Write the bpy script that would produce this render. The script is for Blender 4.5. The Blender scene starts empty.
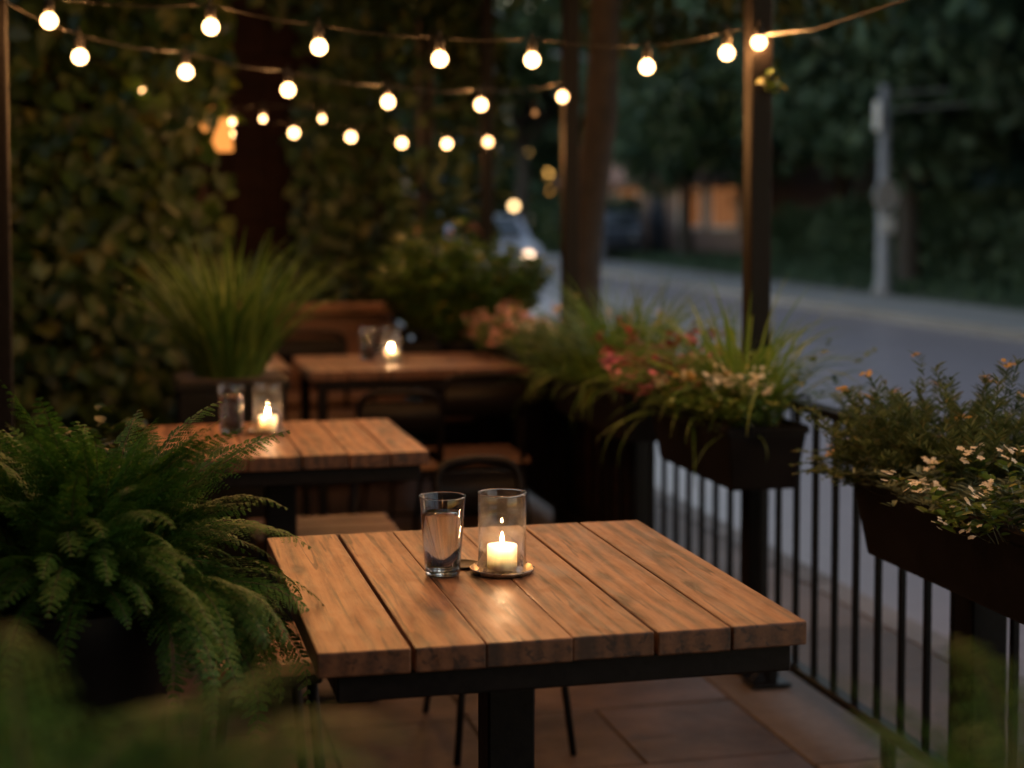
import bpy, bmesh, math, random
import numpy as np
from mathutils import Vector, Matrix, Euler
S = bpy.context.scene
R = math.radians
# ------------------------------------------------------------ camera, sky, exposure
cam_d = bpy.data.cameras.new('camera'); cam = bpy.data.objects.new('camera', cam_d)
S.collection.objects.link(cam); S.camera = cam
cam.location = (0, 0, 1.37); cam.rotation_euler = (R(87), 0, R(-13.68))
cam_d.sensor_width = 36; cam_d.lens = 1590/1024*36; cam_d.shift_y = -88.7/1024
cam_d.clip_start = 0.05; cam_d.clip_end = 600
cam_d.dof.use_dof = True; cam_d.dof.focus_distance = 2.72; cam_d.dof.aperture_fstop = 2.1
SUN_EL, SUN_AZ = 5.0, 70.0
W = bpy.data.worlds.new('World'); S.world = W; W.use_nodes = True
nt = W.node_tree; bg = nt.nodes['Background']
sky = nt.nodes.new('ShaderNodeTexSky'); sky.sky_type = 'NISHITA'; sky.sun_disc = False
sky.sun_elevation = R(SUN_EL); sky.sun_rotation = R(SUN_AZ); sky.air_density = 1.2; sky.dust_density = .6; sky.ozone_density = 1.7
tint = nt.nodes.new('ShaderNodeMix'); tint.data_type = 'RGBA'; tint.blend_type = 'MULTIPLY'; tint.inputs[0].default_value = 1; tint.inputs[7].default_value = (1.22, .98, .94, 1)   # lilac dusk
nt.links.new(sky.outputs[0], tint.inputs[6]); nt.links.new(tint.outputs[2], bg.inputs[0]); bg.inputs[1].default_value = 0.15
sd = bpy.data.lights.new('sun', 'SUN'); so = bpy.data.objects.new('sun', sd); S.collection.objects.link(so)
sd.energy = 0.002; sd.angle = R(12); sd.color = (1, .75, .6)
so.rotation_euler = (R(90-SUN_EL-4), 0, R(180-SUN_AZ))
S.view_settings.view_transform = 'Standard'; S.view_settings.look = 'None'; S.view_settings.gamma = 1
S.view_settings.exposure = 2.6
BULB, BULB_W, CANDLE = 1.7, 2.1, 110.0
S.cycles.use_denoising = True
S.cycles.max_bounces = 20; S.cycles.diffuse_bounces = 3; S.cycles.glossy_bounces = 4
S.cycles.transmission_bounces = 20; S.cycles.transparent_max_bounces = 16
S.cycles.sample_clamp_indirect = 3.0; S.cycles.caustics_reflective = False
rnd = random.Random(5); rg = np.random.default_rng(11)

# ------------------------------------------------------------ helpers
def tag(o, label=None, cat=None, group=None, kind=None):
    for k, v in (('label', label), ('category', cat), ('group', group), ('kind', kind)):
        if v: o[k] = v
    return o
def empty(name, loc, rz=0):
    o = bpy.data.objects.new(name, None); o.empty_display_size = .1
    o.location = loc; o.rotation_euler = (0, 0, rz); S.collection.objects.link(o); return o
def link(name, me, mat, parent=None, loc=None, smooth=False):
    if mat: me.materials.append(mat)
    if smooth: me.polygons.foreach_set('use_smooth', [True]*len(me.polygons))
    o = bpy.data.objects.new(name, me); S.collection.objects.link(o)
    if parent: o.parent = parent
    if loc: o.location = loc
    return o
def copy_tree(o, parent=None):
    c = o.copy(); S.collection.objects.link(c); c.parent = parent
    for ch in [x for x in S.objects if x.parent == o]: copy_tree(ch, c)
    return c
class MB:
    def __init__(s): s.bm = bmesh.new()
    def box(s, x0, x1, y0, y1, z0, z1, bev=0, seg=1, M=None, taper=None):
        b = bmesh.new(); r = bmesh.ops.create_cube(b, size=1)
        for v in r['verts']:
            t = taper if taper and v.co.z < 0 else (1, 1)
            v.co = Vector(((x0+x1)/2+v.co.x*(x1-x0)*t[0], (y0+y1)/2+v.co.y*(y1-y0)*t[1], (z0+z1)/2+v.co.z*(z1-z0)))
        if bev: bmesh.ops.bevel(b, geom=b.edges[:], offset=bev, segments=seg, affect='EDGES', profile=.6)
        if M: bmesh.ops.transform(b, matrix=M, verts=b.verts)
        s._add(b); return s
    def _add(s, b):
        me = bpy.data.meshes.new('t'); b.to_mesh(me); b.free(); s.bm.from_mesh(me); bpy.data.meshes.remove(me)
    def tube(s, pts, r, n=8, cap=True):
        pts = [Vector(p) for p in pts]; rs = r if isinstance(r, (list, tuple)) else [r]*len(pts)
        rings = []; up = Vector((0.03, .05, 1)).normalized(); prev = None
        for i, p in enumerate(pts):
            d = (pts[min(i+1, len(pts)-1)]-pts[max(i-1, 0)]).normalized()
            a = prev-d*prev.dot(d) if prev is not None else (Vector((1, 0, 0)) if abs(d.z) > .9 else up)
            a = (a-d*a.dot(d)).normalized(); prev = a; c = d.cross(a)
            rings.append([s.bm.verts.new(p+(a*math.cos(2*math.pi*k/n)+c*math.sin(2*math.pi*k/n))*rs[i]) for k in range(n)])
        for A, B in zip(rings, rings[1:]):
            for k in range(n): s.bm.faces.new((A[k], A[(k+1) % n], B[(k+1) % n], B[k]))
        if cap: s.bm.faces.new(rings[0][::-1]); s.bm.faces.new(rings[-1])
        return s
    def lathe(s, prof, c=(0, 0, 0), n=40, close=False):
        rings = []
        for r, z in prof:
            if r < 1e-5: rings.append([s.bm.verts.new((c[0], c[1], c[2]+z))])
            else: rings.append([s.bm.verts.new((c[0]+r*math.cos(2*math.pi*k/n), c[1]+r*math.sin(2*math.pi*k/n), c[2]+z)) for k in range(n)])
        prs = list(zip(rings, rings[1:]))
        if close: prs.append((rings[-1], rings[0]))
        for A, B in prs:
            for k in range(n):
                q = (k+1) % n
                if len(A) == 1 and len(B) > 1: s.bm.faces.new((A[0], B[q], B[k]))
                elif len(B) == 1 and len(A) > 1: s.bm.faces.new((A[k], A[q], B[0]))
                elif len(A) > 1: s.bm.faces.new((A[k], A[q], B[q], B[k]))
        return s
    def poly(s, pts): s.bm.faces.new([s.bm.verts.new(p) for p in pts]); return s
    def build(s, name, mat, parent=None, loc=None, smooth=False, rn=True):
        if rn: bmesh.ops.recalc_face_normals(s.bm, faces=s.bm.faces)
        me = bpy.data.meshes.new(name); s.bm.to_mesh(me); s.bm.free()
        return link(name, me, mat, parent, loc, smooth)
def np_mesh(name, V, F):
    """V (n,3), F (m,4) int"""
    me = bpy.data.meshes.new(name); me.vertices.add(len(V)); me.vertices.foreach_set('co', V.astype(np.float32).ravel())
    me.loops.add(F.size); me.loops.foreach_set('vertex_index', F.astype(np.int32).ravel())
    me.polygons.add(len(F)); me.polygons.foreach_set('loop_start', np.arange(0, F.size, 4, dtype=np.int32))
    me.polygons.foreach_set('loop_total', np.full(len(F), 4, dtype=np.int32)); me.update(calc_edges=True); me.validate(); return me
def nrm(a): return a/np.maximum(np.linalg.norm(a, axis=-1, keepdims=True), 1e-9)
def leafset(P, D, N, L, Wd, fold=.25, mid=.45, droop=.15):
    """two-quad pointed leaves; L, Wd arrays"""
    P = np.asarray(P); D = nrm(np.asarray(D)); N = nrm(np.cross(np.cross(D, N), D)); Sd = np.cross(D, N)
    n = len(P); L = np.broadcast_to(L, n)[:, None]; Wd = np.broadcast_to(Wd, n)[:, None]
    b = P; t = P+D*L-N*L*droop
    l1 = P+D*L*mid*.55+Sd*Wd*.46+N*Wd*fold; r1 = P+D*L*mid*.55-Sd*Wd*.46+N*Wd*fold
    l2 = P+D*L*(mid+.25)+Sd*Wd*.38+N*(Wd*fold-L*droop*.4); r2 = P+D*L*(mid+.25)-Sd*Wd*.38+N*(Wd*fold-L*droop*.4)
    V = np.stack([b, l1, l2, t, r2, r1], 1).reshape(-1, 3)
    k = np.arange(n)[:, None]*6
    return V, np.concatenate([k+np.array([[0, 1, 2, 3]]), k+np.array([[0, 3, 4, 5]])])
def simple_leaf(P, D, N, L, Wd):
    P = np.asarray(P); D = nrm(np.asarray(D)); Sd = nrm(np.cross(D, N)); n = len(P)
    L = np.broadcast_to(L, n)[:, None]; Wd = np.broadcast_to(Wd, n)[:, None]
    V = np.stack([P, P+D*L*.4+Sd*Wd*.5, P+D*L, P+D*L*.4-Sd*Wd*.5], 1).reshape(-1, 3)
    return V, np.arange(n*4).reshape(-1, 4)
def merge(parts):
    Vs, Fs, o = [], [], 0
    for V, F in parts: Vs.append(V); Fs.append(F+o); o += len(V)
    return np.concatenate(Vs), np.concatenate(Fs)
def blades(n, base, rx, ry, L0, L1, w, spread=.8, bend=1.4, seg=7, zmin=None, az=None):
    """arching grass ribbons from an elliptic base"""
    out = []
    for i in range(n):
        a = rnd.uniform(0, 6.283) if az is None else rnd.uniform(*az); q = math.sqrt(rnd.random())
        bx, by = base[0]+q*rx*math.cos(a), base[1]+q*ry*math.sin(a)
        L = rnd.uniform(L0, L1); az_ = a+rnd.gauss(0, .5); el = math.pi/2-abs(rnd.gauss(0, spread))*.6-q*.25
        p = np.array([bx, by, base[2]]); pts = [p]; b = bend*rnd.uniform(.3, 1.15)
        for k in range(seg):
            e = el-b*(k/seg)**1.3
            p = p+np.array([math.cos(az_)*math.cos(e), math.sin(az_)*math.cos(e), math.sin(e)])*L/seg; pts.append(p)
        pts = np.array(pts); sd_ = np.array([-math.sin(az_), math.cos(az_), rnd.uniform(-.5, .5)]); sd_ /= np.linalg.norm(sd_)
        ww = w*rnd.uniform(.6, 1.2)*np.array([.55, .9, 1, 1, .85, .65, .38, .06][:seg+1])[:, None]
        V = np.concatenate([pts+sd_*ww/2, pts-sd_*ww/2]); m = seg+1
        F = np.array([[k, k+1, m+k+1, m+k] for k in range(seg)]); out.append((V, F))
    return merge(out)
# ------------------------------------------------------------ materials
def newmat(name):
    m = bpy.data.materials.new(name); m.use_nodes = True; return m, m.node_tree, m.node_tree.nodes['Principled BSDF']
def simple(name, col, rough=.5, metal=0, noise=.25, scale=20, bump=0, coat=0, spec=.5):
    m, t, p = newmat(name); N = t.nodes; L = t.links
    tc = N.new('ShaderNodeTexCoord'); n = N.new('ShaderNodeTexNoise'); n.inputs['Scale'].default_value = scale; n.inputs['Detail'].default_value = 5
    L.new(tc.outputs['Object'], n.inputs['Vector'])
    r = N.new('ShaderNodeValToRGB'); e = r.color_ramp.elements
    e[0].color = (*[c*(1-noise) for c in col], 1); e[1].color = (*[min(1, c*(1+noise)) for c in col], 1); e[0].position = .3; e[1].position = .7
    L.new(n.outputs[0], r.inputs[0]); L.new(r.outputs[0], p.inputs['Base Color'])
    mr = N.new('ShaderNodeMapRange'); mr.inputs[3].default_value = rough*.8; mr.inputs[4].default_value = min(1, rough*1.2); L.new(n.outputs[0], mr.inputs[0]); L.new(mr.outputs[0], p.inputs['Roughness'])
    p.inputs['Metallic'].default_value = metal; p.inputs['Coat Weight'].default_value = coat; p.inputs['Specular IOR Level'].default_value = spec
    if bump:
        b = N.new('ShaderNodeBump'); b.inputs['Strength'].default_value = bump; b.inputs['Distance'].default_value = .01
        L.new(n.outputs[0], b.inputs['Height']); L.new(b.outputs[0], p.inputs['Normal'])
    return m
def leafmat(name, dark, light, accent=None, trans=.35, rough=.5):
    m, t, p = newmat(name); N = t.nodes; L = t.links
    g = N.new('ShaderNodeNewGeometry'); r = N.new('ShaderNodeValToRGB'); e = r.color_ramp.elements
    e[0].color = (*dark, 1); e[1].color = (*light, 1); e[1].position = .85 if accent else 1
    if accent: k = e.new(.97); k.color = (*accent, 1)
    L.new(g.outputs['Random Per Island'], r.inputs[0]); L.new(r.outputs[0], p.inputs['Base Color'])
    p.inputs['Roughness'].default_value = rough; p.inputs['Specular IOR Level'].default_value = .35
    tr = N.new('ShaderNodeBsdfTranslucent'); L.new(r.outputs[0], tr.inputs[0]); mx = N.new('ShaderNodeMixShader'); mx.inputs[0].default_value = trans
    L.new(p.outputs[0], mx.inputs[1]); L.new(tr.outputs[0], mx.inputs[2]); L.new(mx.outputs[0], N['Material Output'].inputs[0]); return m
def emis(name, col, st):
    m, t, p = newmat(name); N = t.nodes; e = N.new('ShaderNodeEmission'); e.inputs[0].default_value = (*col, 1); e.inputs[1].default_value = st
    t.links.new(e.outputs[0], N['Material Output'].inputs[0]); return m
def woodmat(name, dark, mid, light, rough=.5, axis='Y', knots=True, coat=.0, spec=.5):
    m, t, p = newmat(name); p.inputs['Specular IOR Level'].default_value = spec; N = t.nodes; L = t.links
    tc = N.new('ShaderNodeTexCoord'); g = N.new('ShaderNodeNewGeometry')
    off = N.new('ShaderNodeVectorMath'); off.operation = 'SCALE'; cx = N.new('ShaderNodeCombineXYZ')
    for i, k in enumerate((7.3, 13.1, 5.7)):
        q = N.new('ShaderNodeMath'); q.operation = 'MULTIPLY'; q.inputs[1].default_value = k; L.new(g.outputs['Random Per Island'], q.inputs[0]); L.new(q.outputs[0], cx.inputs[i])
    ad = N.new('ShaderNodeVectorMath'); ad.operation = 'ADD'; L.new(tc.outputs['Object'], ad.inputs[0]); L.new(cx.outputs[0], ad.inputs[1])
    def mapped(sx, sy, sz):
        mp = N.new('ShaderNodeMapping'); mp.inputs['Scale'].default_value = (sy, sx, sz) if axis == 'X' else (sx, sy, sz); L.new(ad.outputs[0], mp.inputs[0]); return mp
    def noise(mp, sc, det=6, dist=0, rg_=.6):
        n = N.new('ShaderNodeTexNoise'); n.inputs['Scale'].default_value = sc; n.inputs['Detail'].default_value = det; n.inputs['Distortion'].default_value = dist; n.inputs['Roughness'].default_value = rg_
        L.new(mp.outputs[0], n.inputs[0]); return n
    fine = noise(mapped(45, 2.2, 45), 3, 8, .4, .7); broad = noise(mapped(6, .9, 6), 2, 4, 1.2)
    wv = N.new('ShaderNodeTexWave'); wv.wave_type = 'BANDS'; wv.bands_direction = 'Y' if axis == 'X' else 'X'; wv.inputs['Scale'].default_value = 9; wv.inputs['Distortion'].default_value = 9
    wv.inputs['Detail'].default_value = 3; wv.inputs['Detail Scale'].default_value = 1.2; L.new(mapped(1, .12, 1).outputs[0], wv.inputs[0])
    def mix(a, b, f):
        x = N.new('ShaderNodeMix'); x.data_type = 'FLOAT'; x.inputs[0].default_value = f; L.new(a, x.inputs[2]); L.new(b, x.inputs[3]); return x.outputs[0]
    h = mix(mix(fine.outputs[0], wv.outputs[0], .22), broad.outputs[0], .33)
    r = N.new('ShaderNodeValToRGB'); e = r.color_ramp.elements; e[0].position = .36; e[0].color = (*dark, 1); e[1].position = .64; e[1].color = (*light, 1); k = e.new(.47); k.color = (*mid, 1)
    L.new(h, r.inputs[0]); col = r.outputs[0]
    # plank to plank tone
    hs = N.new('ShaderNodeHueSaturation'); mr = N.new('ShaderNodeMapRange'); mr.inputs[3].default_value = .78; mr.inputs[4].default_value = 1.15
    L.new(g.outputs['Random Per Island'], mr.inputs[0]); L.new(mr.outputs[0], hs.inputs['Value']); L.new(col, hs.inputs['Color']); col = hs.outputs[0]
    # wear: dull dark scars and stains
    st = noise(mapped(14, 4.5, 14), 2.3, 9, .8, .65); sr = N.new('ShaderNodeValToRGB'); se = sr.color_ramp.elements; se[0].position = .60; se[0].color = (1, 1, 1, 1); se[1].position = .70; se[1].color = (.32, .27, .24, 1)
    L.new(st.outputs[0], sr.inputs[0]); mu = N.new('ShaderNodeMix'); mu.data_type = 'RGBA'; mu.blend_type = 'MULTIPLY'; mu.inputs[0].default_value = .75; L.new(col, mu.inputs[6]); L.new(sr.outputs[0], mu.inputs[7]); col = mu.outputs[2]
    if knots:
        vo = N.new('ShaderNodeTexVoronoi'); vo.voronoi_dimensions = '2D'; vo.inputs['Scale'].default_value = 4.2; L.new(mapped(1.6, .55, 1.6).outputs[0], vo.inputs[0])
        kr = N.new('ShaderNodeValToRGB'); ke = kr.color_ramp.elements; ke[0].position = .045; ke[0].color = (.16, .11, .08, 1); ke[1].position = .115; ke[1].color = (1, 1, 1, 1); L.new(vo.outputs['Distance'], kr.inputs[0])
        mk = N.new('ShaderNodeMix'); mk.data_type = 'RGBA'; mk.blend_type = 'MULTIPLY'; mk.inputs[0].default_value = .85; L.new(col, mk.inputs[6]); L.new(kr.outputs[0], mk.inputs[7]); col = mk.outputs[2]
    ck = noise(mapped(26, 1.1, 26), 1.9, 3, 1.2, .5); cr = N.new('ShaderNodeValToRGB'); ce = cr.color_ramp.elements; ce[0].position = .60; ce[0].color = (1, 1, 1, 1); ce[1].position = .64; ce[1].color = (.22, .17, .14, 1)
    L.new(ck.outputs[0], cr.inputs[0]); mc = N.new('ShaderNodeMix'); mc.data_type = 'RGBA'; mc.blend_type = 'MULTIPLY'; mc.inputs[0].default_value = .9; L.new(col, mc.inputs[6]); L.new(cr.outputs[0], mc.inputs[7]); col = mc.outputs[2]
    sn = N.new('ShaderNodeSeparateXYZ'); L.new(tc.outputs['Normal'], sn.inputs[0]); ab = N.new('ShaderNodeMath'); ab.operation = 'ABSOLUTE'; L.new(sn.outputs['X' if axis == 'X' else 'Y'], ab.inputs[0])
    eg = N.new('ShaderNodeMix'); eg.data_type = 'RGBA'; eg.blend_type = 'MULTIPLY'; L.new(ab.outputs[0], eg.inputs[0]); L.new(col, eg.inputs[6]); eg.inputs[7].default_value = (.42, .36, .32, 1); col = eg.outputs[2]   # darker end grain, with the shade on the plank fronts painted in
    L.new(col, p.inputs['Base Color'])
    rr = N.new('ShaderNodeMapRange'); rr.inputs[1].default_value = .3; rr.inputs[2].default_value = .7; rr.inputs[3].default_value = rough+.14; rr.inputs[4].default_value = rough-.1; L.new(st.outputs[0], rr.inputs[0]); L.new(rr.outputs[0], p.inputs['Roughness'])
    p.inputs['Coat Weight'].default_value = coat; p.inputs['Coat Roughness'].default_value = .3
    b = N.new('ShaderNodeBump'); b.inputs['Strength'].default_value = .45; b.inputs['Distance'].default_value = .0025; L.new(mix(h, st.outputs[0], .3), b.inputs['Height']); L.new(b.outputs[0], p.inputs['Normal'])
    return m
M = {}
m, t, p = newmat('smudged_glass'); N = t.nodes; L = t.links; a = N.new('ShaderNodeMixShader'); tc = N.new('ShaderNodeTexCoord'); nz = N.new('ShaderNodeTexNoise'); nz.inputs['Scale'].default_value = 28; nz.inputs['Detail'].default_value = 4; L.new(tc.outputs['Object'], nz.inputs[0])
mr = N.new('ShaderNodeMapRange'); mr.inputs[1].default_value = .4; mr.inputs[2].default_value = .75; mr.inputs[3].default_value = .005; mr.inputs[4].default_value = .048; L.new(nz.outputs[0], mr.inputs[0]); L.new(mr.outputs[0], a.inputs[0]); M['smudge_mix'] = (m, a)
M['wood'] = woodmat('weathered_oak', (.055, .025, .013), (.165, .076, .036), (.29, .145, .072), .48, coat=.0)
M['seatwood'] = woodmat('seat_wood', (.05, .022, .010), (.11, .05, .022), (.17, .085, .04), .5, 'X')
M['capwood'] = woodmat('cap_wood', (.08, .03, .012), (.15, .06, .026), (.22, .095, .045), .5, 'X', False)
M['steel'] = simple('black_steel', (.006, .005, .005), .45, 0, .3, 60, .06, 0, .12)
M['iron'] = simple('black_iron_paint', (.005, .005, .006), .42, 0, .3, 90, .05, 0, .12)
M['pot'] = simple('black_pot', (.005, .005, .005), .5, 0, .3, 25, .1, 0, .12)
M['boxp'] = simple('dark_planter', (.007, .006, .006), .45, 0, .3, 12, .1, 0, .12)
M['saucer'] = simple('worn_brass_tray', (.35, .30, .24), .28, .95, .3, 70, .05)
M['soil'] = simple('soil', (.03, .02, .014), .95, 0, .4, 60, .6)
M['cable'] = simple('cable', (.008, .007, .006), .6, spec=.25)
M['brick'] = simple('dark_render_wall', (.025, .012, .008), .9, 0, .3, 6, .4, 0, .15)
M['bark'] = simple('bark', (.022, .017, .014), .9, 0, .5, 14, 1.0)
M['twig'] = simple('twig', (.06, .07, .025), .7, 0, .3, 14)
M['polegrey'] = simple('pale_pole', (.16, .16, .175), .6, .1, .15, 8)
M['signgrey'] = simple('sign_back', (.42, .43, .46), .5, .4, .15, 8)
M['fern'] = leafmat('fern_leaf', (.022, .080, .010), (.055, .150, .022), (.10, .155, .03), .35, .6)
M['ivy'] = leafmat('ivy_leaf', (.006, .022, .003), (.034, .062, .007), (.07, .07, .010), .25, .5)
M['grassy'] = leafmat('sedge_leaf', (.045, .12, .018), (.15, .25, .045), (.22, .27, .06), .4, .45)
M['grassd'] = leafmat('reed_leaf', (.03, .08, .012), (.13, .19, .04), None, .4, .45)
M['herb'] = leafmat('herb_leaf', (.045, .09, .03), (.12, .18, .07), (.15, .15, .05), .3, .55)
M['silver'] = leafmat('silver_leaf', (.10, .15, .10), (.20, .26, .18), None, .25, .6)
M['lush'] = leafmat('lush_leaf', (.035, .09, .018), (.12, .20, .035), (.24, .23, .04), .3, .4)
M['maroon'] = leafmat('maroon_leaf', (.10, .012, .02), (.20, .03, .045), None, .3, .45)
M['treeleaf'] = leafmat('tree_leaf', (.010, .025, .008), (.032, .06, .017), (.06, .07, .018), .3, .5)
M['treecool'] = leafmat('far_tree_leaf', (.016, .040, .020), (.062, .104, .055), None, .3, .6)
M['pink'] = leafmat('pink_petal', (.55, .09, .26), (.75, .34, .50), None, .35, .6)
M['salmon'] = leafmat('salmon_petal', (.50, .22, .16), (.70, .42, .34), None, .35, .6)
M['white'] = leafmat('cream_petal', (.74, .70, .54), (.88, .86, .78), None, .3, .6)
M['yellow'] = leafmat('ochre_petal', (.55, .36, .10), (.70, .52, .22), None, .3, .6)
m, t, p = newmat('bulb_glow'); N = t.nodes; a = N.new('ShaderNodeBsdfTransparent'); a.inputs[0].default_value = (.6, .6, .6, 1); g = N.new('ShaderNodeEmission'); g.inputs[0].default_value = (1, .50, .20, 1); g.inputs[1].default_value = BULB
ad = N.new('ShaderNodeAddShader'); t.links.new(a.outputs[0], ad.inputs[0]); t.links.new(g.outputs[0], ad.inputs[1]); t.links.new(ad.outputs[0], N['Material Output'].inputs[0]); M['bulb'] = m
M['dimbulb'] = emis('dim_bulb_glow', (1, .42, .14), .13)
M['farlamp'] = emis('lamp_glow', (1, .62, .28), 1.2)
M['amberlamp'] = emis('amber_glow', (1, .34, .07), .22)
M['head'] = emis('headlamp_glow', (1, .65, .4), .9)
M['flame'] = emis('flame', (1, .56, .26), CANDLE)
M['window'] = emis('lit_window', (1, .36, .12), .036)
m, t, p = newmat('clear_glass'); p.inputs['Transmission Weight'].default_value = 1; p.inputs['Roughness'].default_value = 0; p.inputs['IOR'].default_value = 1.47; M['glass'] = m
m, t, p = newmat('water'); p.inputs['Transmission Weight'].default_value = 1; p.inputs['Roughness'].default_value = 0; p.inputs['IOR'].default_value = 1.26; M['water'] = m
m, t, p = newmat('thin_glass'); N = t.nodes; a = N.new('ShaderNodeBsdfTransparent'); a.inputs[0].default_value = (.97, .97, .97, 1); g = N.new('ShaderNodeBsdfGlossy'); g.inputs['Roughness'].default_value = .03
lw = N.new('ShaderNodeLayerWeight'); lw.inputs[0].default_value = .5; f = N.new('ShaderNodeMath'); f.operation = 'POWER'; f.inputs[1].default_value = 4; t.links.new(lw.outputs['Facing'], f.inputs[0]); f2 = N.new('ShaderNodeMath'); f2.operation = 'MULTIPLY_ADD'; f2.inputs[1].default_value = .9; f2.inputs[2].default_value = .04; t.links.new(f.outputs[0], f2.inputs[0]); mx = N.new('ShaderNodeMixShader'); t.links.new(f2.outputs[0], mx.inputs[0]); t.links.new(a.outputs[0], mx.inputs[1]); t.links.new(g.outputs[0], mx.inputs[2]); t.links.new(mx.outputs[0], N['Material Output'].inputs[0]); M['thin'] = m
m, a = M.pop('smudge_mix'); t = m.node_tree; N = t.nodes; tr = N.new('ShaderNodeBsdfTransparent'); tr.inputs[0].default_value = (.97, .97, .97, 1); g = N.new('ShaderNodeBsdfGlossy'); g.inputs['Roughness'].default_value = .04
lw = N.new('ShaderNodeLayerWeight'); lw.inputs[0].default_value = .5; f = N.new('ShaderNodeMath'); f.operation = 'POWER'; f.inputs[1].default_value = 4; t.links.new(lw.outputs['Facing'], f.inputs[0]); f2 = N.new('ShaderNodeMath'); f2.operation = 'MULTIPLY_ADD'; f2.inputs[1].default_value = .9; f2.inputs[2].default_value = .04; t.links.new(f.outputs[0], f2.inputs[0])
mx = N.new('ShaderNodeMixShader'); t.links.new(f2.outputs[0], mx.inputs[0]); t.links.new(tr.outputs[0], mx.inputs[1]); t.links.new(g.outputs[0], mx.inputs[2]); tl = N.new('ShaderNodeBsdfTranslucent'); tl.inputs[0].default_value = (.8, .76, .7, 1)
t.links.new(mx.outputs[0], a.inputs[1]); t.links.new(tl.outputs[0], a.inputs[2]); t.links.new(a.outputs[0], N['Material Output'].inputs[0]); M['smudged'] = m
m, t, p = newmat('wax'); p.inputs['Base Color'].default_value = (.9, .82, .72, 1); p.inputs['Subsurface Weight'].default_value = 1; p.inputs['Subsurface Radius'].default_value = (1, .85, .68); p.inputs['Subsurface Scale'].default_value = .08; p.inputs['Roughness'].default_value = .45; M['wax'] = m
M['wick'] = simple('wick', (.02, .015, .01), .9)
def ground(name, c0, c1, scale, rough, bump=.4, big=None):
    m, t, p = newmat(name); N = t.nodes; L = t.links; tc = N.new('ShaderNodeTexCoord')
    n1 = N.new('ShaderNodeTexNoise'); n1.inputs['Scale'].default_value = scale; n1.inputs['Detail'].default_value = 10; n1.inputs['Roughness'].default_value = .7
    n2 = N.new('ShaderNodeTexNoise'); n2.inputs['Scale'].default_value = big or scale/12; n2.inputs['Detail'].default_value = 4
    for n in (n1, n2): L.new(tc.outputs['Object'], n.inputs[0])
    x = N.new('ShaderNodeMix'); x.data_type = 'FLOAT'; x.inputs[0].default_value = .5; L.new(n1.outputs[0], x.inputs[2]); L.new(n2.outputs[0], x.inputs[3])
    r = N.new('ShaderNodeValToRGB'); e = r.color_ramp.elements; e[0].position = .36; e[0].color = (*c0, 1); e[1].position = .64; e[1].color = (*c1, 1); L.new(x.outputs[0], r.inputs[0])
    g = N.new('ShaderNodeNewGeometry'); hs = N.new('ShaderNodeHueSaturation'); mr = N.new('ShaderNodeMapRange'); mr.inputs[3].default_value = .75; mr.inputs[4].default_value = 1.2
    L.new(g.outputs['Random Per Island'], mr.inputs[0]); L.new(mr.outputs[0], hs.inputs['Value']); L.new(r.outputs[0], hs.inputs['Color']); L.new(hs.outputs[0], p.inputs['Base Color'])
    rr = N.new('ShaderNodeMapRange'); rr.inputs[3].default_value = rough+.15; rr.inputs[4].default_value = rough-.15; L.new(n2.outputs[0], rr.inputs[0]); L.new(rr.outputs[0], p.inputs['Roughness'])
    b = N.new('ShaderNodeBump'); b.inputs['Strength'].default_value = bump; b.inputs['Distance'].default_value = .006; L.new(n1.outputs[0], b.inputs['Height']); L.new(b.outputs[0], p.inputs['Normal']); return m
M['paver'] = ground('slate_paver', (.018, .011, .008), (.095, .058, .041), 11, .5, 1.0, 3.0)
M['mortar'] = simple('mortar', (.012, .009, .008), .9)
M['walk'] = ground('concrete_walk', (.08, .062, .053), (.155, .122, .105), 22, .75, .3, 1.2)
M['kerb'] = ground('kerb_stone', (.12, .105, .095), (.2, .175, .16), 30, .75, .3)
M['farwalk'] = ground('far_concrete', (.15, .135, .122), (.22, .20, .185), 10, .8, .3, .8)
M['road'] = ground('asphalt', (.205, .168, .172), (.29, .24, .245), 8, .34, .25, .25)
M['lawn'] = ground('verge_soil', (.02, .035, .012), (.05, .06, .025), 4, .9, .5)
M['house'] = simple('house_wall', (.13, .08, .062), .8, 0, .2, 3); M['pale'] = simple('pale_wall', (.42, .36, .32), .8, 0, .15, 3)
M['roof'] = simple('roof_tile', (.16, .085, .06), .8, 0, .25, 5, .3)
M['carp'] = simple('pale_car_paint', (.24, .24, .27), .35, .2, .05, 4, 0, .6); M['card'] = simple('dark_car_paint', (.03, .035, .05), .3, .3, .05, 4, 0, .6)
M['carglass'] = simple('car_window', (.02, .025, .03), .08, 0, .1, 4); M['tyre'] = simple('tyre_rubber', (.015, .015, .015), .8)
M['rim'] = simple('wheel_rim', (.3, .3, .32), .35, .8)

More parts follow.
